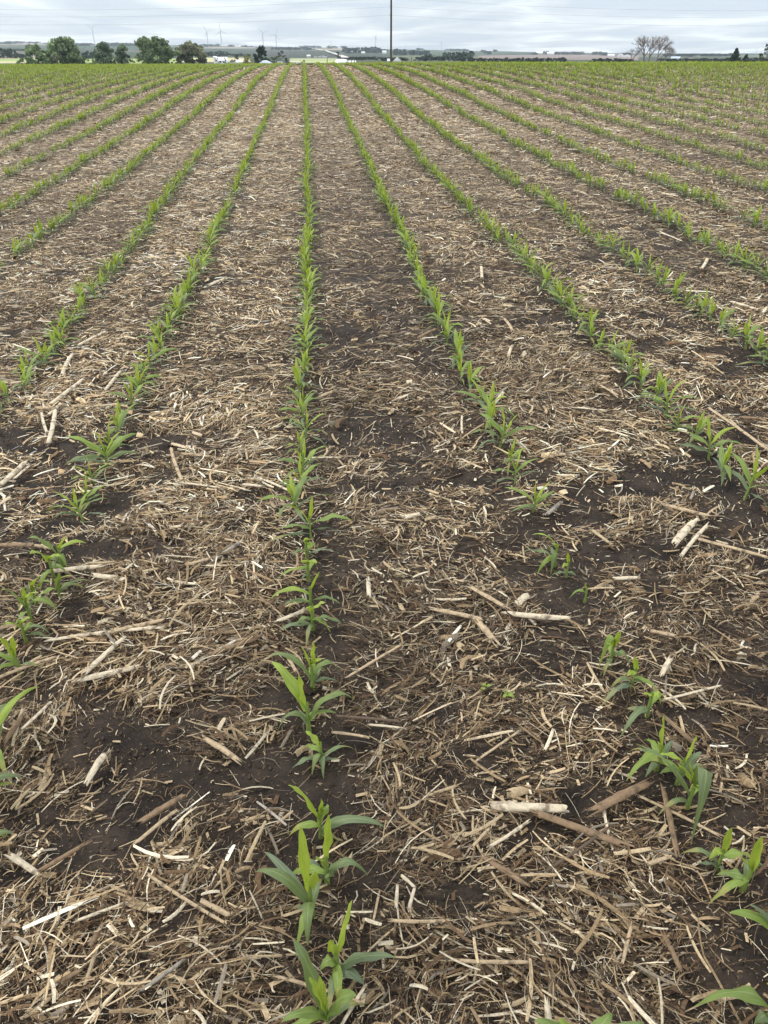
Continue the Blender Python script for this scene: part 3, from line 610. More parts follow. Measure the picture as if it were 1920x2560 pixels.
# near plants measured from the photograph: row, base point, then leaves (tip x, tip y, tip height, arch, width mm, age)
NEAR = [
 (0, 818, 2560, .07, [(772,2445,.15,.2,24,.15),(733,2349,.17,.35,26,.75),(702,2556,.06,.6,20,.6),(892,2490,.11,.45,30,.6),(800,2440,.17,.1,18,.05)]),
 (0, 843, 2430, .075, [(880,2250,.205,.1,24,.08),(992,2394,.07,.35,22,.9),(910,2462,.02,.6,22,.95),(799,2427,.03,1.5,24,.55),(826,2350,.15,.15,22,.1)]),
 (0, 780, 2292, .10, [(751,2066,.25,.05,25,.05),(786,2180,.19,.1,30,.1),(639,2180,.10,.7,26,.75),(769,2364,.05,1.2,24,.7),(660,2130,.05,.4,20,.95),(725,2275,.0,.3,14,1.0)]),
 (0, 818, 2210, .09, [(821,2036,.22,.08,22,.06),(836,2190,.03,1.4,36,.7),(919,2189,.02,1.3,20,.8),(793,2150,.12,.3,24,.4),(740,2140,.04,.4,18,.95)]),
 (0, 802, 2090, .07, [(720,1963,.17,.35,22,.1),(803,1998,.14,.05,16,.05),(962,2069,.05,.55,24,.85),(822,2030,.1,.9,26,.45),(860,2105,.01,.3,14,1.0)]),
 (0, 804, 1905, .07, [(763,1827,.09,.2,20,.12),(730,1922,.02,.5,18,.85),(809,1948,.01,.9,16,.8),(780,1938,.02,1.1,16,.7),(853,1900,.01,.3,12,1.0)]),
 (0, 773, 1835, .10, [(746,1686,.185,.05,22,.1),(679,1654,.17,.35,32,.25),(885,1749,.08,.9,22,.65),(693,1833,.02,1.3,18,.75),(841,1784,.07,.5,14,.6)]),
 (0, 783, 1730, .095, [(783,1602,.17,.05,18,.05),(753,1616,.15,.25,20,.1),(673,1643,.10,.7,20,.7),(852,1686,.03,1.4,22,.65),(803,1650,.13,.3,20,.15),(845,1705,.03,.6,12,.9)]),
 (0, 783, 1580, .08, [(813,1506,.11,.25,20,.15),(767,1520,.12,.2,20,.2),(698,1578,.03,.4,22,.9),(858,1564,.03,.6,20,.75),(738,1570,.03,.9,16,.7)]),
 (0, 779, 1535, .09, [(800,1428,.16,.1,18,.08),(676,1499,.07,.6,20,.3),(708,1515,.06,.5,18,.8),(850,1510,.06,.5,14,.7)]),
 (0, 772, 1460, .08, [(792,1408,.13,.2,20,.2),(752,1405,.13,.1,20,.1),(752,1458,.02,.9,14,.9),(690,1450,.05,.3,18,.4)]),
 (0, 768, 1405, .08, [(762,1350,.13,.1,22,.05),(732,1390,.05,.7,18,.8),(838,1380,.04,.4,16,.95),(780,1370,.1,.2,18,.2)]),
 (1, 1909, 2562, .09, [(1730,2519,.06,1.0,30,.6),(1918,2460,.2,.1,24,.05),(1885,2560,.02,1.1,24,.8),(1990,2500,.1,.5,24,.7)]),
 (1, 1935, 2385, .08, [(1822,2282,.12,.35,24,.5),(1873,2262,.13,.3,16,.9),(1940,2270,.2,.1,24,.1),(1990,2400,.05,.6,20,.7)]),
 (1, 1857, 2225, .075, [(1908,2092,.18,.15,22,.05),(1846,2140,.14,.05,12,.1),(1792,2187,.03,.5,22,.6),(1878,2205,.02,1.7,20,.9)]),
 (1, 1792, 2172, .065, [(1830,2069,.15,.1,16,.06),(1772,2150,.05,1.2,18,.2),(1810,2190,.01,.9,12,1.0),(1740,2160,.02,.3,12,.95)]),
 (1, 1718, 2018, .085, [(1690,1905,.17,.05,22,.1),(1569,1858,.12,.45,24,.7),(1726,2113,.01,1.9,34,.8),(1722,1900,.15,.05,14,.1),(1755,1985,.08,.6,26,.25)]),
 (1, 1693, 1960, .08, [(1741,1838,.15,.2,22,.05),(1755,1880,.08,.4,18,.95),(1650,1935,.06,.5,18,.6),(1640,1890,.09,.5,22,.15)]),
 (1, 1640, 1925, .075, [(1660,1784,.17,.1,20,.08),(1565,1953,.04,.7,24,.45),(1613,1944,.02,.7,16,.85),(1683,1850,.07,.3,16,.95),(1645,1858,.09,.5,20,.2)]),
 (1, 1613, 1801, .075, [(1652,1760,.06,1.3,20,.12),(1548,1848,.02,.7,22,.85),(1609,1735,.13,.05,18,.08),(1567,1772,.03,.3,18,1.0)]),
 (1, 1577, 1730, .07, [(1587,1641,.14,.05,18,.05),(1497,1774,.01,.5,18,1.0),(1568,1690,.09,.2,20,.2),(1620,1720,.03,.4,12,.7)]),
 (1, 1521, 1675, .075, [(1552,1577,.15,.1,18,.05),(1495,1675,.02,1.6,24,.5),(1575,1668,.02,1.1,18,.7),(1518,1610,.12,.1,22,.1),(1500,1690,.01,.2,14,1.0)]),
 (1, 1460, 1514, .05, [(1462,1455,.09,.1,10,.2),(1423,1498,.02,.8,12,.5)]),
 (1, 1414, 1450, .06, [(1420,1381,.12,.05,14,.08),(1380,1438,.02,.3,16,.9),(1440,1440,.03,.4,12,.8),(1405,1420,.07,.3,14,.2)]),
 (1, 1385, 1421, .08, [(1330,1338,.14,.4,20,.12),(1305,1382,.03,.4,16,.75),(1376,1440,.01,1.4,20,.7),(1380,1360,.13,.1,18,.1)]),
 (-1, 50, 1680, .08, [(0,1590,.14,.2,24,.2),(30,1590,.13,.1,20,.15),(40,1655,.03,.9,22,.7),(-40,1640,.06,.5,20,.5)]),
 (-1, 66, 1603, .08, [(75,1545,.12,.1,20,.1),(0,1570,.08,.6,20,.3),(86,1560,.05,.8,16,.5),(125,1585,.03,1.0,14,.8)]),
 (-1, 80, 1555, .09, [(3,1475,.14,.45,24,.6),(146,1528,.05,.9,20,.5),(95,1480,.15,.1,20,.1),(55,1470,.12,.3,18,.3)]),
 (-1, 95, 1520, .09, [(100,1442,.15,.05,20,.15),(60,1470,.08,.5,18,.6),(132,1455,.12,.3,20,.5)]),
 (-1, 152, 1500, .07, [(148,1430,.12,.05,18,.6),(230,1455,.04,.5,12,.7),(180,1440,.1,.3,14,.3)]),
 (-1, 137, 1450, .09, [(75,1385,.14,.4,26,.25),(150,1390,.14,.1,22,.12),(165,1430,.04,.7,18,.6)]),
 (-1, 160, 1425, .09, [(70,1345,.13,.5,22,.6),(168,1340,.15,.05,20,.08),(215,1358,.08,.5,18,.2),(168,1420,.03,.8,18,.5)]),
 (-1, -62, 2150, .09, [(36,2083,.05,.6,22,.8),(-60,2000,.18,.1,22,.1),(-150,2100,.1,.5,24,.6),(-90,2180,.03,.8,22,.8)]),
 (-1, -45, 2010, .09, [(58,1945,.03,.7,22,.8),(-30,1880,.17,.1,22,.1),(-120,1960,.08,.5,24,.6),(-60,2050,.02,.8,20,.8)]),
 (99, 1440, 2690, .10, [(1335,2552,.14,.5,26,.6),(1395,2550,.16,.3,24,.3),(1530,2533,.09,.7,28,.6),(1610,2556,.08,.5,28,.7),(1450,2570,.2,.1,24,.05)]),
 (-1, 2, 1900, .09, [(42,1750,.16,.2,22,.1),(100,1718,.08,.5,18,.3),(30,1760,.05,.7,24,.7),(-60,1800,.1,.4,24,.5)]),
]
plants = []   # (row, y, object)
for q, (row, bx, by, sh, lvs) in enumerate(NEAR):
    x, y = pix(bx, by); z = float(gz(x, y)); L_ = []
    nrmh = sh; rsn = random.Random(900 + q)
    for i, (tx, ty, th_, ar, wmm, ag) in enumerate(lvs):
        X, Y = pix(tx, ty, th_); tip = Vector((X - x, Y - y, float(ground(X, Y)) + th_ - z))
        z0 = nrmh * (.95 - .75 * ag) if ar < 1.6 else nrmh * .9
        z0 = max(.012, min(nrmh, z0)); p0 = Vector((0, 0, z0)); d = tip - p0; hd = Vector((d.x, d.y, 0)); Ln = d.length
        rise = ar * Ln * .62
        p1 = p0 + hd * .28 + Vector((0, 0, max(d.z, 0) * .45 + rise)); p2 = p0 + hd * .78 + Vector((0, 0, d.z * .8 if d.z > 0 else d.z * .25)) + Vector((0, 0, rise * .85))
        L_.append((p0, p1, p2, tip, wmm / 1000 * 1.06, ag, .6 if ag < .12 else .3, rsn.uniform(.3, .7) if ag > .97 else 0.0, rsn.gauss(0, .35)))
    if sh > .06:      # a small older leaf low on the stem, hanging to the soil
        for e_i in range(2):
            a = rsn.uniform(0, 6.28); d = Vector((math.cos(a), math.sin(a), 0)); l_ = rsn.uniform(.05, .085)
            L_.append((Vector((0, 0, .02 + .02 * e_i)), d * l_ * .35 + Vector((0, 0, .055)), d * l_ * .8 + Vector((0, 0, .045)), d * l_ + Vector((0, 0, .006)), .015 + .004 * e_i, .8 - .35 * e_i, .3, rsn.choice([0, .5]), rsn.gauss(0, .4)))
    o = make_plant(L_, nrmh, .006 if sh > .07 else .0045, (0, 0), 77 + q, 14); o.location = (x, y, z); plants.append([row, y, x, o])
protos = []
for q in range(14):
    rs = random.Random(300 + q); protos.append(make_plant(generic_leaves(rs, rs.uniform(.72, .98)), .085, .0052, (0, 0), 40 + q, 9))
used = set()
cand = []
near_y = {0: max(p[1] for p in plants if p[0] == 0), 1: max(p[1] for p in plants if p[0] == 1), -1: max(p[1] for p in plants if p[0] == -1)}
starts = {0: near_y[0] + .03, 1: pix(1330, 1300)[1] - .1, -1: near_y[-1] + .13}
# gaps seen in the photo: (row, y0, y1)
rg = random.Random(21)
for k in range(-62, 64):
    y = starts.get(k, .35 + rg.random() * .1)
    while y < 66:
        y += rg.choice([.10, .12, .13, .14, .15, .16] if y < 3 else [.09, .10, .12, .13, .14]) + rg.uniform(-.02, .02) if k != -1 or y > 3.2 else rg.uniform(.11, .15)
        if rg.random() < .04 and (abs(k) > 3 or y > 4.5): y += rg.uniform(.1, .3)
        x = float(rowx(k, y)) + rg.gauss(0, .010)
        if abs(x - .092 * y) > .56 * y + .9: continue
        zc = float(ground(x, y)); p = proj(x, y, zc)
        if p[2] < .2: continue
        vis = -60 < p[0] < 1980 and p[1] < 2680
        cand.append((p[2], k, x, y, vis))
seen = sorted([c for c in cand if c[4]])
nind = 300 - len(plants)
chosen = seen[:nind]; chosen_set = set(id(c) for c in chosen)
first = [True] * len(protos)
for c in chosen:
    _, k, x, y, _v = c; i = rg.randrange(len(protos))
    o = protos[i] if first[i] else copy_thing(protos[i]); first[i] = False
    s = rg.uniform(.78, 1.16) * (1.0 if y > 1.5 else 1.05); o.location = (x, y, float(gz(x, y))); o.rotation_euler = (rg.gauss(0, .13), rg.gauss(0, .13), rg.uniform(0, 6.28)); o.scale = (s, s, s * rg.uniform(.95, 1.15))
    plants.append([k, y, x, o])
for i, f_ in enumerate(first):
    if f_:
        for ch in list(protos[i].children): bpy.data.objects.remove(ch)
        bpy.data.objects.remove(protos[i]); protos[i] = None
byrow = {}
for p in plants: byrow.setdefault(p[0], []).append(p)
for k, lst in byrow.items():
    lst.sort(key=lambda p: p[1])
    for i, p in enumerate(lst):
        if k == 99: prop(p[3], 'stray corn plant cut off by the bottom edge between two rows', 'corn plant', 'young corn plants in rows'); continue
        prop(p[3], 'young green corn plant, %s from the front in %s' % (ordinal(i + 1), rown(k)), 'corn plant', 'young corn plants in rows')
# the rest of the rows: thousands of plants as one object
def merge_proto(q, seg, k):
    rs = random.Random(700 + q); Vs = []; Fs = []; Cs = []; Us = []; n = 0
    for lf in generic_leaves(rs, rs.uniform(.62, .84)):
        V, Fq, C, UVs = leaf_strip(*lf[:4], lf[4] * 1.25, lf[5], seg, k, rs.gauss(0, .4), lf[6], 0, rs); Vs.append(V); Fs.append(Fq + n); Cs.append(C); Us += UVs; n += len(V)
    V, Fq, C, UVs = stem_data(.08, .005, n=4, seg=1); Vs.append(V); Fs.append(Fq + n); Cs.append(C); Us += UVs
    return np.concatenate(Vs), np.concatenate(Fs), np.concatenate(Cs), np.array(Us)
hi = [merge_proto(q, 5, 3) for q in range(10)]; lo = [merge_proto(q, 4, 2) for q in range(10)]
Vs = []; Fs = []; Cs = []; Us = []; n = 0
for c in cand:
    if id(c) in chosen_set: continue
    d, k, x, y, v = c
    if not v and rg.random() < .0: continue
    src = (hi if y < 18 else lo)[rg.randrange(10)]; a = rg.uniform(0, 6.28); s = rg.uniform(.85, 1.2) * (1 + .3 * min(max((y - 12) / 12, 0), 1)) * (.9 + .2 * float(vn([x], [y], 3.0, 14)[0])); ca, sa = math.cos(a) * s, math.sin(a) * s
    V = src[0]; V2 = np.empty_like(V); V2[:, 0] = x + V[:, 0] * ca - V[:, 1] * sa; V2[:, 1] = y + V[:, 0] * sa + V[:, 1] * ca; V2[:, 2] = float(gz(x, y)) + V[:, 2] * s * 1.05
    Vs.append(V2); Fs.append(src[1] + n); Cs.append(src[2] * rg.uniform(.74, 1.0)); Us.append(src[3]); n += len(V)
print('stuff plants', len(Vs))
prop(link('corn_rows', mesh_np('corn_rows', np.concatenate(Vs), np.concatenate(Fs), M_leaf, np.clip(np.concatenate(Cs), 0, 1), True, np.concatenate(Us))), 'long rows of young green corn running away to the crest of the field', 'corn rows', kind='stuff')
del Vs, Fs, Cs, Us

# ------------------------------------------------------------------ far country
_sx = [-2500, -600, 0, 434, 600, 800, 960, 1150, 1300, 1500, 1920, 2600, 4500]; _sy = [112, 108, 108, 113, 117, 119, 124, 127, 130, 133, 134, 130, 126]
_tD = [140, 150, 200, 300, 450, 700, 1000, 1500, 2200, 3200, 4500, 9000, 16000]; _tt = [1.02, 1.03, 1.12, 1.14, 1.05, .84, .66, .48, .30, .12, 0.0, .10, .2]
KY = math.cos(TH) ** 2 / F
def far_dir(px):
    d = FW + RT * ((px - 960) / F) - UP * ((YH - 1280) / F); q = np.array([d[0], d[1]]); return q / np.hypot(*q)
def far_px(x, y):
    q = x * RT[0] + y * RT[1]; c = x * math.sin(YAW) + y * math.cos(YAW); return 960 + F * math.hypot(1, (1280 - YH) / F) * q / np.maximum(c, 1e-3)
def elev_tan(px, yy):
    """tangent of the elevation seen at photo point (px, yy), for a level horizontal distance"""
    d = ray(px, yy); return d[2] / math.hypot(d[0], d[1])
def far_yy(px, D, wob=True):
    sky_ = np.interp(px, _sx, _sy); t = np.interp(D, _tD, _tt)
    return sky_ + (159.5 - sky_) * t
def far_z(px, D):
    yy = far_yy(px, D); w_ = (vn(np.asarray(px) / 100., np.asarray(D) / 300., 1.0, 20) - .5) * 3.2 * np.clip((np.asarray(D) - 600) / 900, 0, 1)
    return HC - (yy + w_ - YH) * KY * np.asarray(D)
def far_pt(px, D):
    d = far_dir(px); return Vector((d[0] * D, d[1] * D, float(far_z(px, D))))
def top_z(px, yy, D): return HC + elev_tan(px, yy) * D
def build_hills():
    D = np.concatenate([[138, 144, 152, 170, 200, 250, 300, 360, 420], np.geomspace(480, 5900, 150)]); px = np.linspace(-1300, 3300, 700)
    DD, PP = np.meshgrid(D, px, indexing='ij'); dirs = np.array([far_dir(p) for p in px]); X = DD * dirs[None, :, 0]; Y = DD * dirs[None, :, 1]; Z = far_z(PP, DD)
    Z = np.where(DD < 145, Z - .6, Z)
    n1_, n2_ = X.shape; idx = np.arange(n1_ * n2_).reshape(n1_, n2_); Fq = np.stack([idx[:-1, :-1], idx[:-1, 1:], idx[1:, 1:], idx[1:, :-1]], -1).reshape(-1, 4)
    yy = far_yy(PP, DD); C = np.zeros(X.shape + (3,)); G1 = np.array((.040, .066, .034)); G2 = np.array((.065, .092, .042)); Bn = np.array((.125, .10, .082)); Bn2 = np.array((.062, .060, .047))
    f = vn(PP / 170. + DD / 900., DD / 420., 1.0, 22); C[:] = G1
    C = np.where((f > .42)[..., None], Bn2, C); C = np.where((f > .62)[..., None], G2, C); C = np.where((f > .8)[..., None], Bn, C)
    def fld(x0, x1, y0, y1, c):
        nonlocal C
        m = (PP > x0) & (PP < x1) & (yy > y0 + (PP - x0) * 0) & (yy < y1); C = np.where(m[..., None], np.array(c), C)
    Ye = (.50, .46, .24); Yg = (.30, .36, .12); Pk = (.24, .185, .16); Dk = (.04, .06, .035)
    fld(-600, 118, 150.5, 156, Ye); fld(-600, 110, 145, 150.5, Yg); fld(-600, 150, 136, 145, (.26, .22, .17)); fld(-600, 470, 109.5, 115, (.22, .19, .155)); fld(118, 440, 146, 158, Yg)
    fld(440, 625, 144.5, 155, Ye); fld(455, 640, 124, 142, Dk); fld(455, 640, 118.5, 121.5, (.30, .24, .2)); fld(640, 730, 128, 140, Bn2)
    fld(725, 842, 146, 150, (.34, .36, .20)); fld(725, 842, 150, 153, Yg); fld(725, 842, 153, 157, (.42, .43, .2)); fld(725, 860, 126, 144, (.045, .054, .038)); fld(842, 960, 128, 146, (.048, .058, .038))
    fld(790, 862, 121, 125.5, (.34, .28, .2)); fld(1010, 1260, 128, 140, (.06, .085, .045)); fld(1200, 1600, 137.5, 149, Pk); fld(1600, 2100, 137, 142, (.13, .13, .08)); fld(980, 1200, 140, 152, (.12, .13, .07))
    me = mesh_np('hills', np.stack([X, Y, Z], -1).reshape(-1, 3), Fq, None, C.reshape(-1, 3), True)
    def hb(t, b): t.links.new(mixc(t, 1.0, attr(t), ramp(t, noise(t, .012, 6, objco(t)), [(.3, (.8, .8, .8)), (.7, (1.2, 1.2, 1.2))]), 'MULTIPLY'), b.inputs['Base Color'])
    me.materials.clear(); me.materials.append(mat('far_fields', rough=.95, build=hb)); prop(link('hills', me), kind='structure')
build_hills()
# country road climbing the far slope
def ribbon_road(pts, wd, name):
    V = []; Fq = []
    for i in range(len(pts)):
        px, D, = pts[i]; p = far_pt(px, D); nx_ = far_dir(px); s_ = Vector((-nx_[1], nx_[0], 0)) * wd / 2
        V += [tuple(p - s_ + Vector((0, 0, 2.0))), tuple(p + s_ + Vector((0, 0, 2.0)))]
        if i: b = 2 * i; Fq.append((b - 2, b - 1, b + 1, b))
    me = bpy.data.meshes.new(name); me.from_pydata(V, [], Fq); me.materials.append(tint('gravel_road', (.62, .57, .5), .9)); prop(link(name, me), kind='structure')
def D_at(px, yy):
    Ds = np.geomspace(455, 4500, 400); v = far_yy(np.full(400, px), Ds); return float(np.interp(-yy, -v, Ds))
def D_near(px, yy): return D_at(px, yy)
rp = [(864, 150), (849, 140.5), (831, 134.5), (812, 128.5), (790, 124), (779, 121), (772, 119.7)]
rpi = []
for i in range(len(rp) - 1):
    for s in range(6): f = s / 6; rpi.append((rp[i][0] * (1 - f) + rp[i + 1][0] * f, D_at(rp[i][0] * (1 - f) + rp[i + 1][0] * f, rp[i][1] * (1 - f) + rp[i + 1][1] * f)))
ribbon_road(rpi, 8, 'road')

# trees ------------------------------------------------------------
def crown_data(rs, w_, h_, n, leaf, lobes, colr, z0=.12, shape='round', gap=.0):
    """leaf clumps in lobes spread through an uneven crown of width w_, height h_"""
    n = int(n); Lb = []
    for i in range(lobes):
        a = rs.rand() * 6.28; q = rs.rand() ** .5
        if shape == 'cone': zf = rs.rand() ** 1.4; rad = (1 - zf) * .5; Lb.append((math.cos(a) * q * rad * w_ * .8, math.sin(a) * q * rad * w_ * .8, h_ * (z0 + (1 - z0) * zf * .96), w_ * (.08 + .16 * (1 - zf)), h_ * .07))
        else:
            zf = (i + rs.rand()) / lobes; rad = .55 * math.sin(math.pi * min(1, .24 + .70 * zf)) ** .6; rr = min(w_, h_ * 1.3) * (.075 + .11 * rs.rand())
            Lb.append((math.cos(a) * q * (rad * w_ - rr * .7), math.sin(a) * q * (rad * w_ - rr * .7), h_ * (z0 + .05 + (1 - z0 - .15) * zf), rr, min(rr * .75, h_ * .16)))
    Lb = np.array(Lb); k = rs.randint(0, lobes, n); v = rs.randn(n, 3); v /= np.linalg.norm(v, axis=1)[:, None]; v *= (rs.rand(n, 1) ** .45)
    c = Lb[k, :3] + v * np.stack([Lb[k, 3], Lb[k, 3], Lb[k, 4]], 1)
    a1 = rs.randn(n, 3); a1 /= np.linalg.norm(a1, axis=1)[:, None]; a2 = np.cross(a1, rs.randn(n, 3)); a2 /= np.linalg.norm(a2, axis=1)[:, None]
    s = leaf * (.6 + .8 * rs.rand(n, 1)); V = np.stack([c - a1 * s, c + a2 * s * .7, c + a1 * s, c - a2 * s * .7], 1).reshape(-1, 3)
    lobe_t = (.55 + .9 * rs.rand(lobes))[k][:, None]; C = np.repeat(np.array(colr)[None] * lobe_t * (.8 + .4 * rs.rand(n, 1)), 4, 0)
    return V, (np.arange(n)[:, None] * 4 + np.arange(4)[None]), C, Lb
def limbs(rs, w_, h_, Lb, r=.02, trunks=1, base=0.0):
    m = MB()
    for q in range(trunks):
        ox = (q - (trunks - 1) / 2) * w_ * .12; tp = (ox * 1.6, 0, h_ * .62); m.tube([(ox, 0, -.5), (ox * 1.1, 0, h_ * .2), (ox * 1.3, 0, h_ * .4), tp], [h_ * r * 1.3, h_ * r, h_ * r * .7, h_ * r * .35], 7)
    for i in range(min(12, len(Lb))):
        l = Lb[i]; z = min(l[2] * .55, h_ * .5); m.tube([(0, 0, z), ((l[0]) * .5, l[1] * .5, (z + l[2]) * .52), (l[0], l[1], l[2])], [h_ * r * .5, h_ * r * .35, h_ * r * .12], 5)
    return m
def tree(name, label, cat, px, D, top, wpx, colr, n=2600, leaf=None, lobes=22, shape='round', z0=.1, group=None, trunks=1, base=None, seed=0, leafk=.045):
    rs = np.random.RandomState(1000 + seed + int(px)); p = far_pt(px, D)
    if base is not None: p.z = top_z(px, base, D)
    h_ = top_z(px, top, D) - p.z; w_ = wpx * D / 2179.0
    e_ = bpy.data.objects.new(name, None); COL.objects.link(e_); e_.location = p; V, Fq, C, Lb = crown_data(rs, w_, h_, n, leaf or leafk * (w_ * h_) ** .5, lobes, colr, z0, shape)
    link('crown', mesh_np('crown', V, Fq, M_crown, np.clip(C, 0, 1)), e_); limbs(rs, w_, h_, Lb, .02, trunks).build('trunk', M_bark, e_)
    prop(e_, label, cat, group); return e_
G_ = (.23, .30, .16); Gd = (.075, .105, .06); Gl = (.12, .16, .05); Gb = (.20, .17, .12)
TG = 'big trees along the left edge of the field'
tree('broadleaf_tree', 'ragged dark tree with light gaps, leftmost of the big trees at the field edge', 'tree', 91, 350, 109, 60, G_, 2600, lobes=30, group=TG)
tree('bush', 'low spreading bush at the left foot of the leftmost big tree', 'bush', 56, 345, 142, 44, (.17, .23, .11), 1300, lobes=16, z0=0, group='bushes below the left trees')
tree('broadleaf_tree', 'tallest broad dark tree, second of the big trees from the left', 'tree', 164, 352, 93, 96, G_, 5600, lobes=56, z0=.02, group=TG)
tree('shrub', 'brownish half bare shrub in front of the tallest left tree', 'shrub', 138, 340, 133, 26, Gb, 700, lobes=8, z0=0)
tree('bush', 'dark green bush at the right foot of the tallest left tree', 'bush', 211, 345, 142, 44, (.15, .21, .10), 1400, lobes=16, z0=0, group='bushes below the left trees')
tree('broadleaf_tree', 'compact round-headed tree standing between the tallest and the slender tree', 'tree', 256, 360, 105, 58, (.19, .25, .16), 3800, lobes=46, z0=.06, group=TG)
tree('broadleaf_tree', 'slender upright tree right of the round-headed tree', 'tree', 305, 365, 106, 42, (.19, .25, .16), 2400, lobes=30, z0=.08, group=TG)
tree('broadleaf_tree', 'very wide open-crowned tree with sky showing through, widest on the left', 'tree', 378, 350, 91, 126, (.22, .29, .145), 5200, lobes=60, z0=.04, group=TG, leafk=.035)
tree('bush', 'dark bush between the widest tree and the brownish tree', 'bush', 444, 350, 113, 22, G_, 900, lobes=10, z0=.0)
tree('broadleaf_tree', 'brownish green bushy tree, rightmost of the big left trees', 'tree', 480, 352, 104, 84, (.24, .25, .16), 3800, lobes=44, z0=.12, group=TG)
tree('pine_tree', 'irregular dark pine standing left of the pale blue roof', 'tree', 651, 430, 114, 44, (.035, .055, .03), 2400, lobes=20, z0=.06)
tree('bush', 'low green brush filling the gap right of the round-headed tree', 'bush', 285, 348, 147, 22, (.16, .21, .11), 900, lobes=12, z0=0)
tree('bush', 'low green brush at the foot of the slender tree', 'bush', 320, 348, 147, 26, (.16, .21, .11), 900, lobes=12, z0=0)
tree('bush', 'low green brush joining the widest tree to the brownish tree', 'bush', 437, 348, 147, 30, (.16, .21, .11), 900, lobes=12, z0=0)
tree('bush', 'low brush left of the round-headed tree', 'bush', 232, 348, 147, 20, (.16, .21, .11), 900, lobes=12, z0=0)
TC = 'round dark shrubs around the farmstead'
tree('shrub', 'round dark shrub just left of the pine', 'shrub', 617, 420, 149, 13, Gd, 500, lobes=7, z0=0, group=TC)
tree('shrub', 'round dark shrub right of the white gabled house', 'shrub', 716, 420, 143, 20, Gd, 700, lobes=8, z0=0, group=TC)
tree('shrub', 'small dark pointed shrub alone in front of the yellow-green field', 'shrub', 757, 400, 148, 14, Gd, 500, lobes=7, z0=0, group=TC)
tree('shrub', 'dark shrub in front of the white shed left end', 'shrub', 541, 420, 144, 16, Gd, 500, lobes=7, z0=0, group=TC)
tree('shrub', 'dark shrub in front of the white shed right end', 'shrub', 561, 420, 144, 15, Gd, 500, lobes=7, z0=0, group=TC)
tree('broadleaf_tree', 'rounded yellow-green tree left of the dark pine', 'tree', 617, 520, 134, 27, (.26, .25, .08), 900, lobes=10, z0=.05)
tree('broadleaf_tree', 'small brown-green tree left of the yellow-green tree', 'tree', 590, 560, 134, 24, (.13, .13, .07), 700, lobes=10, z0=.05)
tree('broadleaf_tree', 'mid green tree between pine and white gabled house', 'tree', 679, 520, 141, 24, (.10, .13, .05), 700, lobes=10, z0=.03)
tree('broadleaf_tree', 'dusty green tree behind the white gabled house', 'tree', 693, 640, 136, 26, (.11, .14, .07), 700, lobes=10, z0=.03)
tree('broadleaf_tree', 'dark blue-green spreading tree on the slope beyond the farmhouse', 'tree', 703, 1100, 125, 30, (.03, .05, .04), 900, lobes=10, z0=.02)
tree('broadleaf_tree', 'tall dark tree beside the sloping gravel road', 'tree', 845, 1000, 126, 15, (.03, .045, .04), 700, lobes=9, z0=.02)
# bare tree: branching skeleton
def bare_tree(px, D, top, wpx, base, label):
    rs = random.Random(5); p = far_pt(px, D); p.z = top_z(px, base, D) - .6; H_ = top_z(px, top, D) - p.z; W_ = wpx * D / 2179
    e_ = bpy.data.objects.new('bare_tree', None); COL.objects.link(e_); e_.location = p; tr = MB(); br = MB()
    rt_ = Vector((RT[0], RT[1], 0))
    def grow(mb, a, d, L_, r, lv):
        b = a + d * L_; mid = a + d * L_ * .5 + Vector((rs.uniform(-1, 1), rs.uniform(-1, 1), rs.uniform(-.5, .5))) * L_ * .06
        mb.tube([a, mid, b], [r, r * .82, r * .62], 5 if lv > 2 else 3, False)
        if lv <= 0 or b.z > H_: return
        for q in range(rs.choice([3, 3, 4]) if lv > 1 else 3):
            nd = (d + Vector((rs.gauss(0, .52), rs.gauss(0, .52), rs.gauss(.06, .3)))).normalized(); nd.z = max(nd.z, -.05)
            grow(br, b, nd.normalized(), L_ * rs.uniform(.68, .86), max(r * rs.uniform(.55, .68), .026), lv - 1)
    for off, tilt, hh, r in ((-.12, -.10, 1.0, .30), (-.02, .12, .9, .24), (.16, .10, .98, .26), (.30, .35, .72, .18), (-.36, -.2, .62, .16)):
        grow(tr, rt_ * off * W_, (rt_ * tilt + Vector((0, rs.gauss(0, .1), 1))).normalized(), H_ * .25 * hh, r, 5)
    tr.build('trunk', M_twig, e_); br.build('branches', M_twig, e_); prop(e_, label, 'tree')
bare_tree(1627, 300, 74, 106, 158, 'leafless spreading tree with grey-brown branches standing at the right')
tree('spruce_tree', 'tall dark spruce at the right field edge', 'tree', 1841, 300, 121, 40, (.055, .085, .06), 3000, lobes=80, shape='cone', z0=.02, group='spruces at the right', leafk=.05)
tree('spruce_tree', 'shorter dark spruce right of the tall spruce', 'tree', 1869, 300, 134, 26, (.055, .085, .06), 2000, lobes=50, shape='cone', z0=.02, group='spruces at the right', leafk=.05)
tree('broadleaf_tree', 'thin light green tree cut by the right picture edge', 'tree', 1921, 300, 107, 34, (.11, .13, .07), 500, lobes=16, z0=.1)
tree('shrub', 'reddish brown leafless shrub right of the bare tree', 'shrub', 1737, 330, 146, 32, (.17, .11, .08), 600, lobes=8, z0=0)
tree('shrub', 'squat dark shrub close to the reddish brown shrub', 'shrub', 1707, 330, 145, 19, (.03, .045, .035), 500, lobes=7, z0=0)

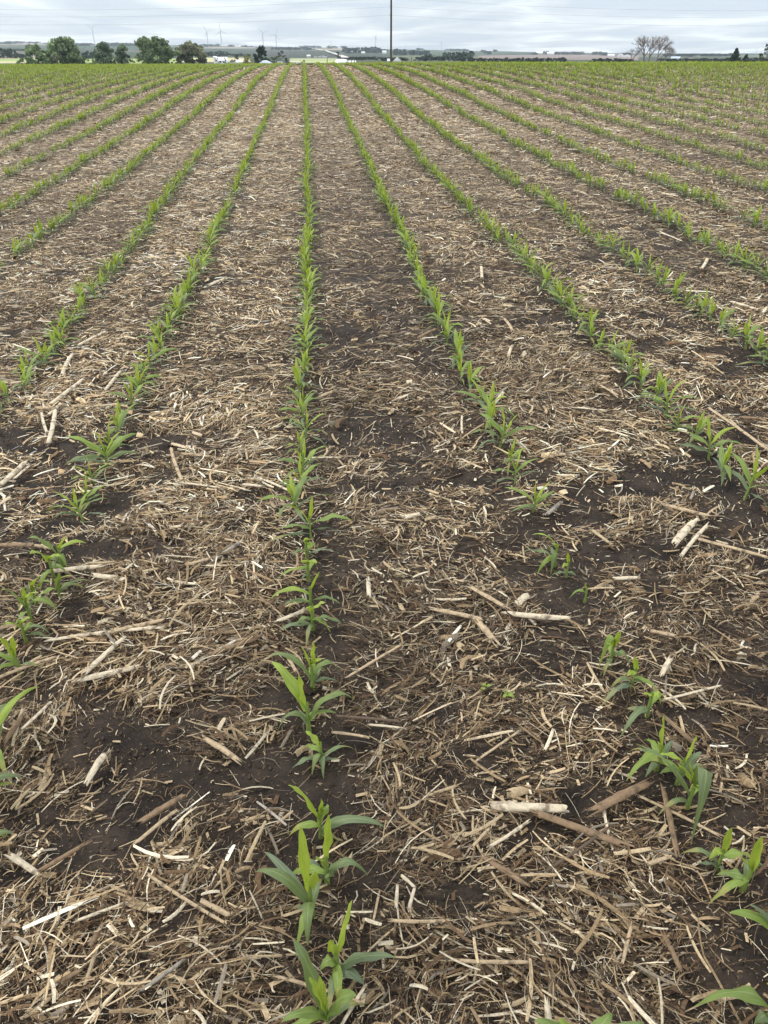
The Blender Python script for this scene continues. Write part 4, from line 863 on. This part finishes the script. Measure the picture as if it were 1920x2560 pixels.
# belts of far trees: many copies of a few small trees
far_protos = []
for q in range(6):
    rs = np.random.RandomState(60 + q); wd = 1.0; V, Fq, C, Lb = crown_data(rs, 1.0, .8 + .25 * rs.rand(), 480, .075, 16, (.042, .068, .052), .0)
    m = MB().tube([(0, 0, -.15), (0, 0, .4)], [.04, .02], 5); nv = len(V); tv = np.array(m.v); tf = [f for f in m.f if len(f) == 4]
    V = np.vstack([V, tv]); Fq = np.vstack([Fq, np.array(tf) + nv]); C = np.vstack([C, np.tile([(.07, .06, .05)], (len(tv), 1))]); far_protos.append(mesh_np('far_tree', V, Fq, M_crown, np.clip(C, 0, 1)))
def belt(x0, x1, y_base, top, n, name, label, tone_=1.0, D=None, wmul=1.0, jit=1.5):
    for i in range(n):
        px = x0 + (x1 - x0) * (i + .5 + rg.uniform(-.35, .35)) / n; yb = y_base + rg.uniform(-.5, .5) * 1.0; Dd = (D or D_at(px, min(yb, 157.5))) * rg.uniform(.97, 1.03); p = far_pt(px, Dd)
        tp = top + rg.uniform(0, jit); h_ = max(3.0, (top_z(px, tp, Dd) - p.z)); w_ = max((x1 - x0) / n * 2.6, 5) * Dd / 2179 * wmul * rg.uniform(.8, 1.2)
        o = link(name, far_protos[rg.randrange(6)], None, p, rg.uniform(0, 6.28)); o.scale = (w_, w_, h_ * 1.05); prop(o, label, 'tree', label.replace('one of the ', ''))
B = [ # x0,x1,base y,top y,n,label
 (0,36,111,105,5,'one of the far trees on the skyline at the left picture edge'),(20,62,109,102,4,'one of the hazy trees on the skyline left of the tallest left tree'),(76,104,110,103,3,'one of the small skyline trees above the leftmost big tree'),(118,130,111,105,1,'single small skyline tree left of the tallest left tree top'),
 (186,232,114,106,5,'one of the skyline trees between tallest and round-headed left trees'),(268,330,115,105,6,'one of the skyline trees behind the slender left tree'),(330,346,115,107,2,'one of the two skyline trees left of the widest tree'),
 (0,35,143,117,4,'one of the dark blue-green trees in the grove at the far left'),(30,62,144,133,4,'one of the low dark trees right of the far left grove'),(36,64,127,121,3,'one of the small dark hedge trees above the far left grove'),
 (205,240,146,127,4,'one of the mid green trees seen beside the round-headed tree'),(503,548,117,109,7,'one of the skyline trees right of the brownish left tree'),(572,586,117,111,2,'one of the pair of skyline trees right of the turbine'),(588,618,117,112,5,'one of the trees around the skyline farm left of the pine'),(622,630,118,113,1,'single skyline tree just left of the pine top'),
 (677,776,125,116,14,'one of the dark trees in the long ridge wood right of the pine'),(752,800,118,113,6,'one of the pale skyline trees above the ridge wood'),(820,842,121,114,4,'one of the skyline trees left of the white far barns'),(850,866,120,113,3,'one of the pale skyline trees above the white far barns'),
 (856,946,132,116,12,'one of the dark trees in the wood behind the white far barns'),(940,962,131,121,3,'one of the dark trees just left of the power pole'),(555,625,140,133,8,'one of the dusky trees on the slope behind the farmstead'),(455,560,140,127,10,'one of the dark blue trees on the slope behind the farmstead'),
 (985,1016,137,120,5,'one of the dark trees just right of the power pole'),(1010,1072,137,124,8,'one of the dark hedge trees right of the power pole'),(1040,1058,124,119,2,'one of the two skyline trees right of the power pole'),(1112,1136,146,128,3,'one of the dark trees left of the big dark clump'),(1136,1178,149,127,4,'one of the trees in the big dark clump right of centre'),
 (1116,1170,126,121,8,'one of the hazy skyline trees above the big dark clump'),(1204,1216,131,123,2,'one of the small trees left of the far farm by the right centre'),(1216,1228,136,126,2,'one of the dark trees before the small far farm'),(1232,1243,131,123,2,'one of the dark trees right of the small far farm'),
 (1150,1420,156,143,30,'one of the dark trees in the valley hedge at right centre'),(1040,1150,152,140,10,'one of the grey-green trees in the valley right of the pole'),(1062,1085,148,134,3,'one of the pale green trees in the valley right of the pole'),(1090,1112,150,139,3,'one of the light green bushes in the valley right of the pole'),
 (1335,1345,137,130,2,'one of the two trees left of the far white sheds'),(1358,1374,134,126,3,'one of the trees between the two far white sheds'),(1385,1410,136,127,4,'one of the dark trees right of the far white sheds'),(1412,1458,136,128,7,'one of the skyline trees between the far sheds and white tents'),
 (1484,1510,136,128,4,'one of the hazy skyline trees left of the white domed barns'),(1500,1521,139,129,3,'one of the dark trees beside the white domed barns'),(1550,1576,137,130,4,'one of the skyline trees behind the bare tree'),(1484,1582,158,147,12,'one of the dark hedge trees left of the bare tree'),
 (1660,1720,141,133,6,'one of the dim trees right of the bare tree'),(1720,1830,141,132,12,'one of the hazy ridge trees left of the tall spruce'),(1655,1830,156,144,16,'one of the dark hedge trees between bare tree and spruces'),(1876,1935,156,143,6,'one of the low trees right of the spruces'),(870,900,150,142,2,'one of the pale trees behind the white dome'),(895,945,150,140,5,'one of the light green trees left of the power pole'),
 (945,1010,152,143,5,'one of the low green trees at the foot of the power pole')]
for (x0, x1, yb, tp, n, lab) in B: belt(x0, x1, yb, tp, n, 'far_tree', lab)

# buildings ---------------------------------------------------------
def aim(o, px):
    d = far_dir(px); o.rotation_euler = (0, 0, math.atan2(d[1], d[0]) - math.pi / 2)
def building(name, label, px, D, ybase, ytop, wpx, kind='gable', wall=None, roof=None, wf=.55, cat='building', group=None, windows=2, side=True, depth=.7):
    """local x across the line of sight; eave at wf of the height"""
    p = far_pt(px, D); zb = p.z if ybase is None else top_z(px, ybase, D); h_ = top_z(px, ytop, D) - zb; W_ = wpx * D / 2179 / 2; dp = W_ * depth
    e_ = bpy.data.objects.new(name, None); COL.objects.link(e_); e_.location = (p.x, p.y, zb); aim(e_, px); wall = wall or M_white; roof = roof or M_roofgrey
    ze = h_ * wf; o_ = W_ * .06
    if kind == 'hoop':
        m = MB(); n = 12; V = []
        for xx, q in ((-W_, .55), (-W_ * .86, .9), (-W_ * .5, 1.0), (W_ * .5, 1.0), (W_ * .86, .9), (W_, .55)):
            for i in range(n + 1):
                a = math.pi * i / n; V.append((xx, -math.cos(a) * h_ * 1.1 * q, math.sin(a) * h_ * q))
        m.poly(V, [tuple(range(n, -1, -1)), tuple(range(5 * (n + 1), 6 * (n + 1)))] + [(j * (n + 1) + i, j * (n + 1) + i + 1, (j + 1) * (n + 1) + i + 1, (j + 1) * (n + 1) + i) for j in range(5) for i in range(n)]); m.build('cover', roof, e_, smooth=True)
        MB().box(-W_ * 1.0, W_ * 1.0, -h_ * 1.16, -h_ * 1.12, -1, h_ * .08).build('base_wall', M_silo, e_)
    elif kind == 'dome':
        m = MB(); n = 14; V = [];
        for s in (-1, 1):
            for i in range(n + 1):
                a = math.pi * i / n; V.append((-math.cos(a) * W_, s * dp, math.sin(a) * h_))
        m.poly(V, [tuple(range(n + 1)), tuple(range(2 * n + 1, n, -1))] + [(i, n + 1 + i, n + 2 + i, i + 1) for i in range(n)]); m.build('cover', roof, e_, smooth=False)
        MB().box(-W_ * .25, W_ * .25, -dp - .15, -dp - .03, 0, h_ * .5).build('door', M_silo, e_)
    else:
        MB().box(-W_, W_, -dp, dp, -2, ze).build('wall', wall, e_)
        m = MB(); t_ = .12 * 1
        if kind == 'gable':   # ridge across the view
            m.poly([(-W_ - o_, -dp - o_, ze), (W_ + o_, -dp - o_, ze), (W_ + o_, 0, h_), (-W_ - o_, 0, h_), (-W_ - o_, dp + o_, ze), (W_ + o_, dp + o_, ze)], [(0, 1, 2, 3), (3, 2, 5, 4), (0, 3, 4), (1, 5, 2), (0, 4, 5, 1)])
        elif kind == 'front':  # gable end faces the viewer
            m.poly([(-W_ - o_, -dp - o_, ze), (0, -dp - o_, h_), (W_ + o_, -dp - o_, ze), (-W_ - o_, dp + o_, ze), (0, dp + o_, h_), (W_ + o_, dp + o_, ze)], [(0, 1, 4, 3), (1, 2, 5, 4), (0, 2, 1), (3, 4, 5), (0, 3, 5, 2)])
        else:                 # hip
            m.poly([(-W_ - o_, -dp - o_, ze), (W_ + o_, -dp - o_, ze), (W_ + o_, dp + o_, ze), (-W_ - o_, dp + o_, ze), (-W_ * .22, 0, h_), (W_ * .22, 0, h_)], [(0, 1, 5, 4), (1, 2, 5), (2, 3, 4, 5), (3, 0, 4), (0, 3, 2, 1)])
        m.build('roof', roof, e_)
        for i in range(windows):
            xw = W_ * (-.6 + 1.2 * (i + .5) / windows); MB().box(xw - W_ * .09, xw + W_ * .09, -dp - .06, -dp - .01, ze * .3, ze * .75).build('window', M_glass, e_)
    prop(e_, label, cat, group); return e_
FG = 'farmstead buildings beyond the crest'
building('barn', 'large building with pale blue hipped roof right of the dark pine', 662, 400, 163, 150.5, 38, 'hip', roof=M_roofblue, wf=.25, cat='barn', group=FG)
building('house', 'white gabled farmhouse left of the round dark shrub', 698, 460, 162, 145.5, 13, 'front', wf=.55, cat='house', group=FG)
building('shed', 'low white shed right of the white gabled farmhouse', 733, 520, 161, 152, 24, 'gable', roof=M_beige, wf=.6, cat='shed', group=FG)
building('barn', 'white barn with pale roof among the shrubs left of the pine', 553, 500, 160, 142.5, 26, 'gable', roof=M_roofwhite, wf=.5, cat='barn', group=FG)
building('silo_house', 'small square white tower left of the white barn', 536, 520, 160, 140.5, 8, 'gable', roof=M_roofwhite, wf=.9, cat='tower', group=FG, windows=1)
building('house', 'small white house between white barn and yellow-green tree', 578, 480, 162, 148, 16, 'front', roof=M_roofgrey, wf=.45, cat='house', group=FG)
building('house', 'low cottage with white roof left of the round shrub by the pine', 596, 500, 162, 149, 14, 'gable', roof=M_roofwhite, wf=.5, cat='house', group=FG)
building('shed', 'white tent-like shed low in front of the small white house', 587, 380, 164, 155.5, 22, 'front', roof=M_roofwhite, wf=.2, cat='shed', group=FG, windows=0)
building('shed', 'low grey round-topped shed under the brownish tree', 507, 380, 164, 155, 20, 'dome', roof=M_roofblue, cat='shed', group=FG)
building('hoop_barn', 'long bright white dome at the crest right of centre row', 853, 420, 163, 147.5, 32, 'hoop', roof=M_roofwhite, cat='barn', group=FG)
building('shed', 'low white shed joined to the right of the white dome', 880, 425, 161, 151.5, 18, 'gable', roof=M_roofwhite, wf=.6, cat='shed', group=FG, windows=0)
building('house', 'tiny white box of a house on the far slope', 771, D_at(771, 143), None, 137, 9, 'gable', roof=M_roofwhite, wf=.6, cat='house', group='far farm buildings')
for i, (px, wd, tp, lab) in enumerate([(788, 8, 140.5, 'low white far shed, leftmost of the row on the slope'), (798, 7, 137, 'white far house, second of the row on the slope'), (807, 6, 137.5, 'white far house, third of the row on the slope'), (814, 7, 137, 'white far house, rightmost of the row on the slope')]):
    building('house', lab, px, D_at(px, 143.5), None, tp, wd, 'front' if i % 2 else 'gable', roof=M_roofgrey, wf=.55, cat='house', group='far farm buildings')
building('barn', 'peaked white far barn before the dark ridge wood', 867, D_at(867, 132), None, 124.5, 17, 'front', roof=M_roofwhite, wf=.3, cat='barn', group='far farm buildings', windows=0)
building('silo', 'blocky white far storage building before the ridge wood', 889, D_at(889, 131), None, 124, 11, 'gable', roof=M_roofwhite, wf=.85, cat='building', group='far farm buildings', windows=0)
building('shed', 'small white shed between the peaked barn and the white block', 878, D_at(878, 132.5), None, 128, 6, 'gable', roof=M_roofwhite, wf=.6, cat='shed', group='far farm buildings', windows=0)
building('shed', 'low pale shed at the right end of the ridge wood', 908, D_at(908, 133), None, 129, 9, 'gable', roof=M_roofwhite, wf=.5, cat='shed', group='far farm buildings', windows=0)
building('shed', 'pale far shed just left of the power pole', 961, D_at(961, 133), None, 126.5, 10, 'gable', roof=M_roofwhite, wf=.5, cat='shed', group='far farm buildings', windows=0)
building('barn', 'small white barn roof right of the power pole foot', 993, 700, 157, 142.5, 18, 'front', roof=M_roofwhite, wf=.4, cat='barn', group='valley barns', windows=0)
building('barn', 'small white barn roof touching the left side of the power pole', 972, 720, 157, 146.5, 8, 'gable', roof=M_roofwhite, wf=.4, cat='barn', group='valley barns', windows=0)
building('barn', 'white far barn, left of the two beside the skyline trees', 1349, D_at(1349, 135.5), None, 128, 15, 'gable', roof=M_roofwhite, wf=.5, cat='barn', group='far farm buildings', windows=0)
building('barn', 'white far barn, right of the two beside the skyline trees', 1377, D_at(1377, 137), None, 130, 17, 'gable', roof=M_roofwhite, wf=.5, cat='barn', group='far farm buildings', windows=0)
building('shed', 'long low white shed left of the white domed barns', 1529, D_at(1529, 140.5), None, 135.5, 16, 'gable', roof=M_roofwhite, wf=.5, cat='shed', group='far farm buildings', windows=0)
building('hoop_barn', 'taller left one of the two white domed far barns', 1553, D_at(1553, 141.5), None, 133.5, 15, 'dome', roof=M_roofwhite, cat='barn', group='far farm buildings', depth=1)
building('hoop_barn', 'lower right one of the two white domed far barns', 1570, D_at(1570, 142), None, 136.5, 17, 'dome', roof=M_roofwhite, cat='barn', group='far farm buildings', depth=1)
building('barn', 'pale barn with greenish roof right of the bare tree', 1692, 1300, 150, 141, 20, 'gable', roof=M_roofblue, wf=.5, cat='barn', group='valley barns', windows=0)
building('house', 'white skyline farm building left of the pine', 596, D_at(596, 118.5), None, 113.8, 14, 'gable', roof=M_roofwhite, wf=.5, cat='house', group='far farm buildings', windows=0)

# wind turbines --------------------------------------------------------
def turbine(px, hub, D, rot, blade_px, label):
    p = far_pt(px, D); zh = top_z(px, hub, D); Bl = blade_px * D / 2179; hh = zh - p.z; k = hh / 80
    e_ = bpy.data.objects.new('wind_turbine', None); COL.objects.link(e_); e_.location = p; aim(e_, px)
    MB().tube([(0, 0, -5), (0, 0, hh * .5), (0, 0, hh)], [3.4 * k, 2.7 * k, 1.8 * k], 12).build('tower', M_turb, e_, smooth=True)
    MB().box(-2 * k, 2 * k, -4 * k, 7 * k, hh - 2 * k, hh + 2 * k).build('nacelle', M_turb, e_)
    MB().tube([(0, -7.5 * k, hh), (0, -6 * k, hh), (0, -4 * k, hh)], [.4 * k, 1.8 * k, 2.1 * k], 10).build('hub', M_turb, e_, smooth=True)
    for q in range(3):
        a = R(rot + q * 120); m = MB(); V = []
        for t, wv in ((0, 1.0), (.08, 1.4), (.25, 2.0), (.6, 1.2), (1, .35)):
            c = Vector((math.sin(a) * Bl * t, -5.5 * k, hh + math.cos(a) * Bl * t)); s_ = Vector((math.cos(a), 0, -math.sin(a))) * wv * k * 1.1
            V += [c - s_ + Vector((0, -.3 * k, 0)), c + s_ * .4 + Vector((0, -.3 * k, 0)), c + s_ * .4 + Vector((0, .3 * k, 0)), c - s_ + Vector((0, .3 * k, 0))]
        Fq = [(4 * i + j, 4 * i + (j + 1) % 4, 4 * i + 4 + (j + 1) % 4, 4 * i + 4 + j) for i in range(4) for j in range(4)] + [(3, 2, 1, 0), (16, 17, 18, 19)]
        m.poly([tuple(v) for v in V], Fq).build('blade', M_turb, e_)
    prop(e_, label, 'wind turbine', 'wind turbines on the horizon')
turbine(240, 70, 5200, 58, 16, 'wind turbine left of all the others, above the round-headed tree')
turbine(522, 78, 4600, 205, 19, 'white turbine, left one of the first pair right of the big trees')
turbine(556, 77, 5200, -5, 21, 'turbine with one blade straight up, right one of the left pair')
turbine(659.5, 82, 5400, 75, 17, 'turbine above the dark pine, left one of the second pair')
turbine(692, 86, 5200, 22, 17, 'turbine right of the one above the pine')
turbine(1103, 107, 5500, 20, 8, 'tiny far turbine right of the power pole')
turbine(828, 105, 5600, 40, 8, 'tiny far turbine above the sloping gravel road')
turbine(1015, 114, 5600, 80, 7, 'tiniest turbine just right of the power pole')
turbine(939, 92, 5500, 30, 10, 'faint far turbine left of the power pole')
turbine(1891, 123, 4200, 50, 10, 'small turbine right of the spruces')

# power line -----------------------------------------------------------
def pole_at(px, D, base, main=True):
    d = far_dir(px); e_ = bpy.data.objects.new('power_pole', None); COL.objects.link(e_); zb = top_z(px, base, D); e_.location = (d[0] * D, d[1] * D, zb - .4)
    MB().tube([(0, 0, -1.5), (0, 0, 5.5), (0, 0, 11.6)], [.175, .155, .125], 14).build('shaft', M_pole, e_, smooth=True); return e_
PD = 145.0
d0 = far_dir(977.5); pb = Vector((d0[0] * PD, d0[1] * PD, 0)); line_dir = Vector((RT[0], RT[1], 0)).normalized()
e_ = pole_at(977.5, PD, 159.5); prop(e_, 'tall dark wooden power pole standing at the crest of the field', 'power pole')
hs = [top_z(977, y_, PD) for y_ in (-6, 17, 38)]
for z in hs[1:]:
    lz = z - e_.location.z
    MB().tube([(-.13, -.05, lz), (-.34, -.05, lz + .03)], [.05, .04], 8).build('insulator', M_insul, e_)
MB().tube([(0, 0, hs[0] - e_.location.z - .25), (0, 0, hs[0] - e_.location.z)], [.06, .04], 8).build('insulator', M_insul, e_)
others = []
for s, nm in ((-1, 'left'), (1, 'right')):
    q = pb + line_dir * s * 100; q.y += 3; others.append(q)
for wi, z in enumerate(hs):
    for s in (-1, 1):
        a = Vector((pb.x - .2, pb.y, z)); b = others[0 if s < 0 else 1].copy(); b.z = z + (-.6 if s < 0 else -.8) + .2; pts = []
        for i in range(33):
            t = i / 32; p = a.lerp(b, t); p.z -= (1.9, 1.55, 1.5)[wi] * 4 * t * (1 - t) * .72; pts.append(p)
        o = MB().tube(pts, [.0085] * 33, 5, False).build('power_wire', M_wire)
        prop(o, '%s sagging wire from the power pole to the %s' % (('topmost', 'middle', 'lowest')[wi], 'left' if s < 0 else 'right'), 'wire', 'power line wires')

# fence posts and rough grass on the verge ------------------------------
def verge_z(x, y): return float(ground(x, y))
for i, px in enumerate([817, 878, 886, 1029, 1075, 1115, 1236]):
    D = 118 + rg.uniform(-3, 3); d = far_dir(px); z = float(ground(d[0] * D, d[1] * D))
    o = MB().tube([(0, 0, -.4), (0, 0, .55), (.01, 0, 1.05)], [.06, .055, .05], 7).build('fence_post', M_post, None, (d[0] * D, d[1] * D, z), True)
    prop(o, 'thin weathered fence post, %s from the left along the crest' % ordinal(i + 1), 'fence post', 'fence posts along the crest')
# turf: a grassy bank of fine blades
rs = RS; n = 60000; pxs = 560 + 1000 * rs.rand(n); D = 72 + 60 * rs.rand(n) ** 1.0; dirs = np.array([far_dir(p) for p in np.linspace(560, 1560, 200)]); di = ((pxs - 560) / 1000 * 199).astype(int)
x = dirs[di, 0] * D; y = dirs[di, 1] * D; keep = vn(x, y, 6, 30) > .35; x, y = x[keep], y[keep]; n = len(x); z = ground(x, y); h_ = .10 + .30 * rs.rand(n) * vn(x, y, 3, 31); a = rs.rand(n) * 6.28; wv = .03 + .05 * rs.rand(n)
V = np.stack([np.stack([x - np.cos(a) * wv, y - np.sin(a) * wv, z - .03], 1), np.stack([x + np.cos(a) * wv, y + np.sin(a) * wv, z - .03], 1), np.stack([x + rs.randn(n) * .06, y, z + h_], 1)], 1).reshape(-1, 3)
pc = np.where((vn(x, y, 4, 33) > .55)[:, None], np.array((.24, .19, .11)), np.array((.12, .17, .05))) * (.7 + .6 * rs.rand(n, 1))
prop(link('verge_grass', mesh_np('verge_grass', V, np.arange(3 * n).reshape(-1, 3), M_crown, np.repeat(pc, 3, 0))), 'rough green and brown grass on the verge beyond the corn rows', 'grass', kind='stuff')
# two small weeds between the rows
for i, (px, py, lab) in enumerate([(1267, 1755, 'small round green weed seedling lying among tan residue'), (1213, 1742, 'tiny light green weed seedling left of the larger one')]):
    x_, y_ = pix(px, py); e_ = bpy.data.objects.new('weed_seedling', None); COL.objects.link(e_); e_.location = (x_, y_, float(gz(x_, y_)) + .012)
    MB().tube([(0, 0, -.012), (0, 0, .012)], [.0012, .001], 6).build('stem', M_leaf, e_)
    for q in range(4 - i):
        a = q * 1.7 + .4; d = Vector((math.cos(a), math.sin(a), 0)); V, Fq, C, UVs = leaf_strip((0, 0, .01), d * .007 + Vector((0, 0, .016)), d * .014 + Vector((0, 0, .016)), d * .02 + Vector((0, 0, .01)), .012, .35, 6, 5, 0, .1)
        link('leaf', mesh_np('leaf', V, Fq, M_leaf, C, True, UVs), e_)
    prop(e_, lab, 'weed', 'weed seedlings')

# ------------------------------------------------------------------ haze in the air
hm = bpy.data.materials.new('haze'); hm.use_nodes = True; t = hm.node_tree; t.nodes.clear()
vo = t.nodes.new('ShaderNodeVolumePrincipled'); vo.inputs['Color'].default_value = (.78, .90, 1.0, 1); vo.inputs['Density'].default_value = 0.95e-4; vo.inputs['Anisotropy'].default_value = 0.0
o_ = t.nodes.new('ShaderNodeOutputMaterial'); t.links.new(vo.outputs[0], o_.inputs['Volume'])
hz = MB().box(-6400, 7400, -40, 6300, -60, 300).build('haze', hm); hz['kind'] = 'stuff'; hz['label'] = 'thin bluish haze in the distant air'; hz['category'] = 'haze'
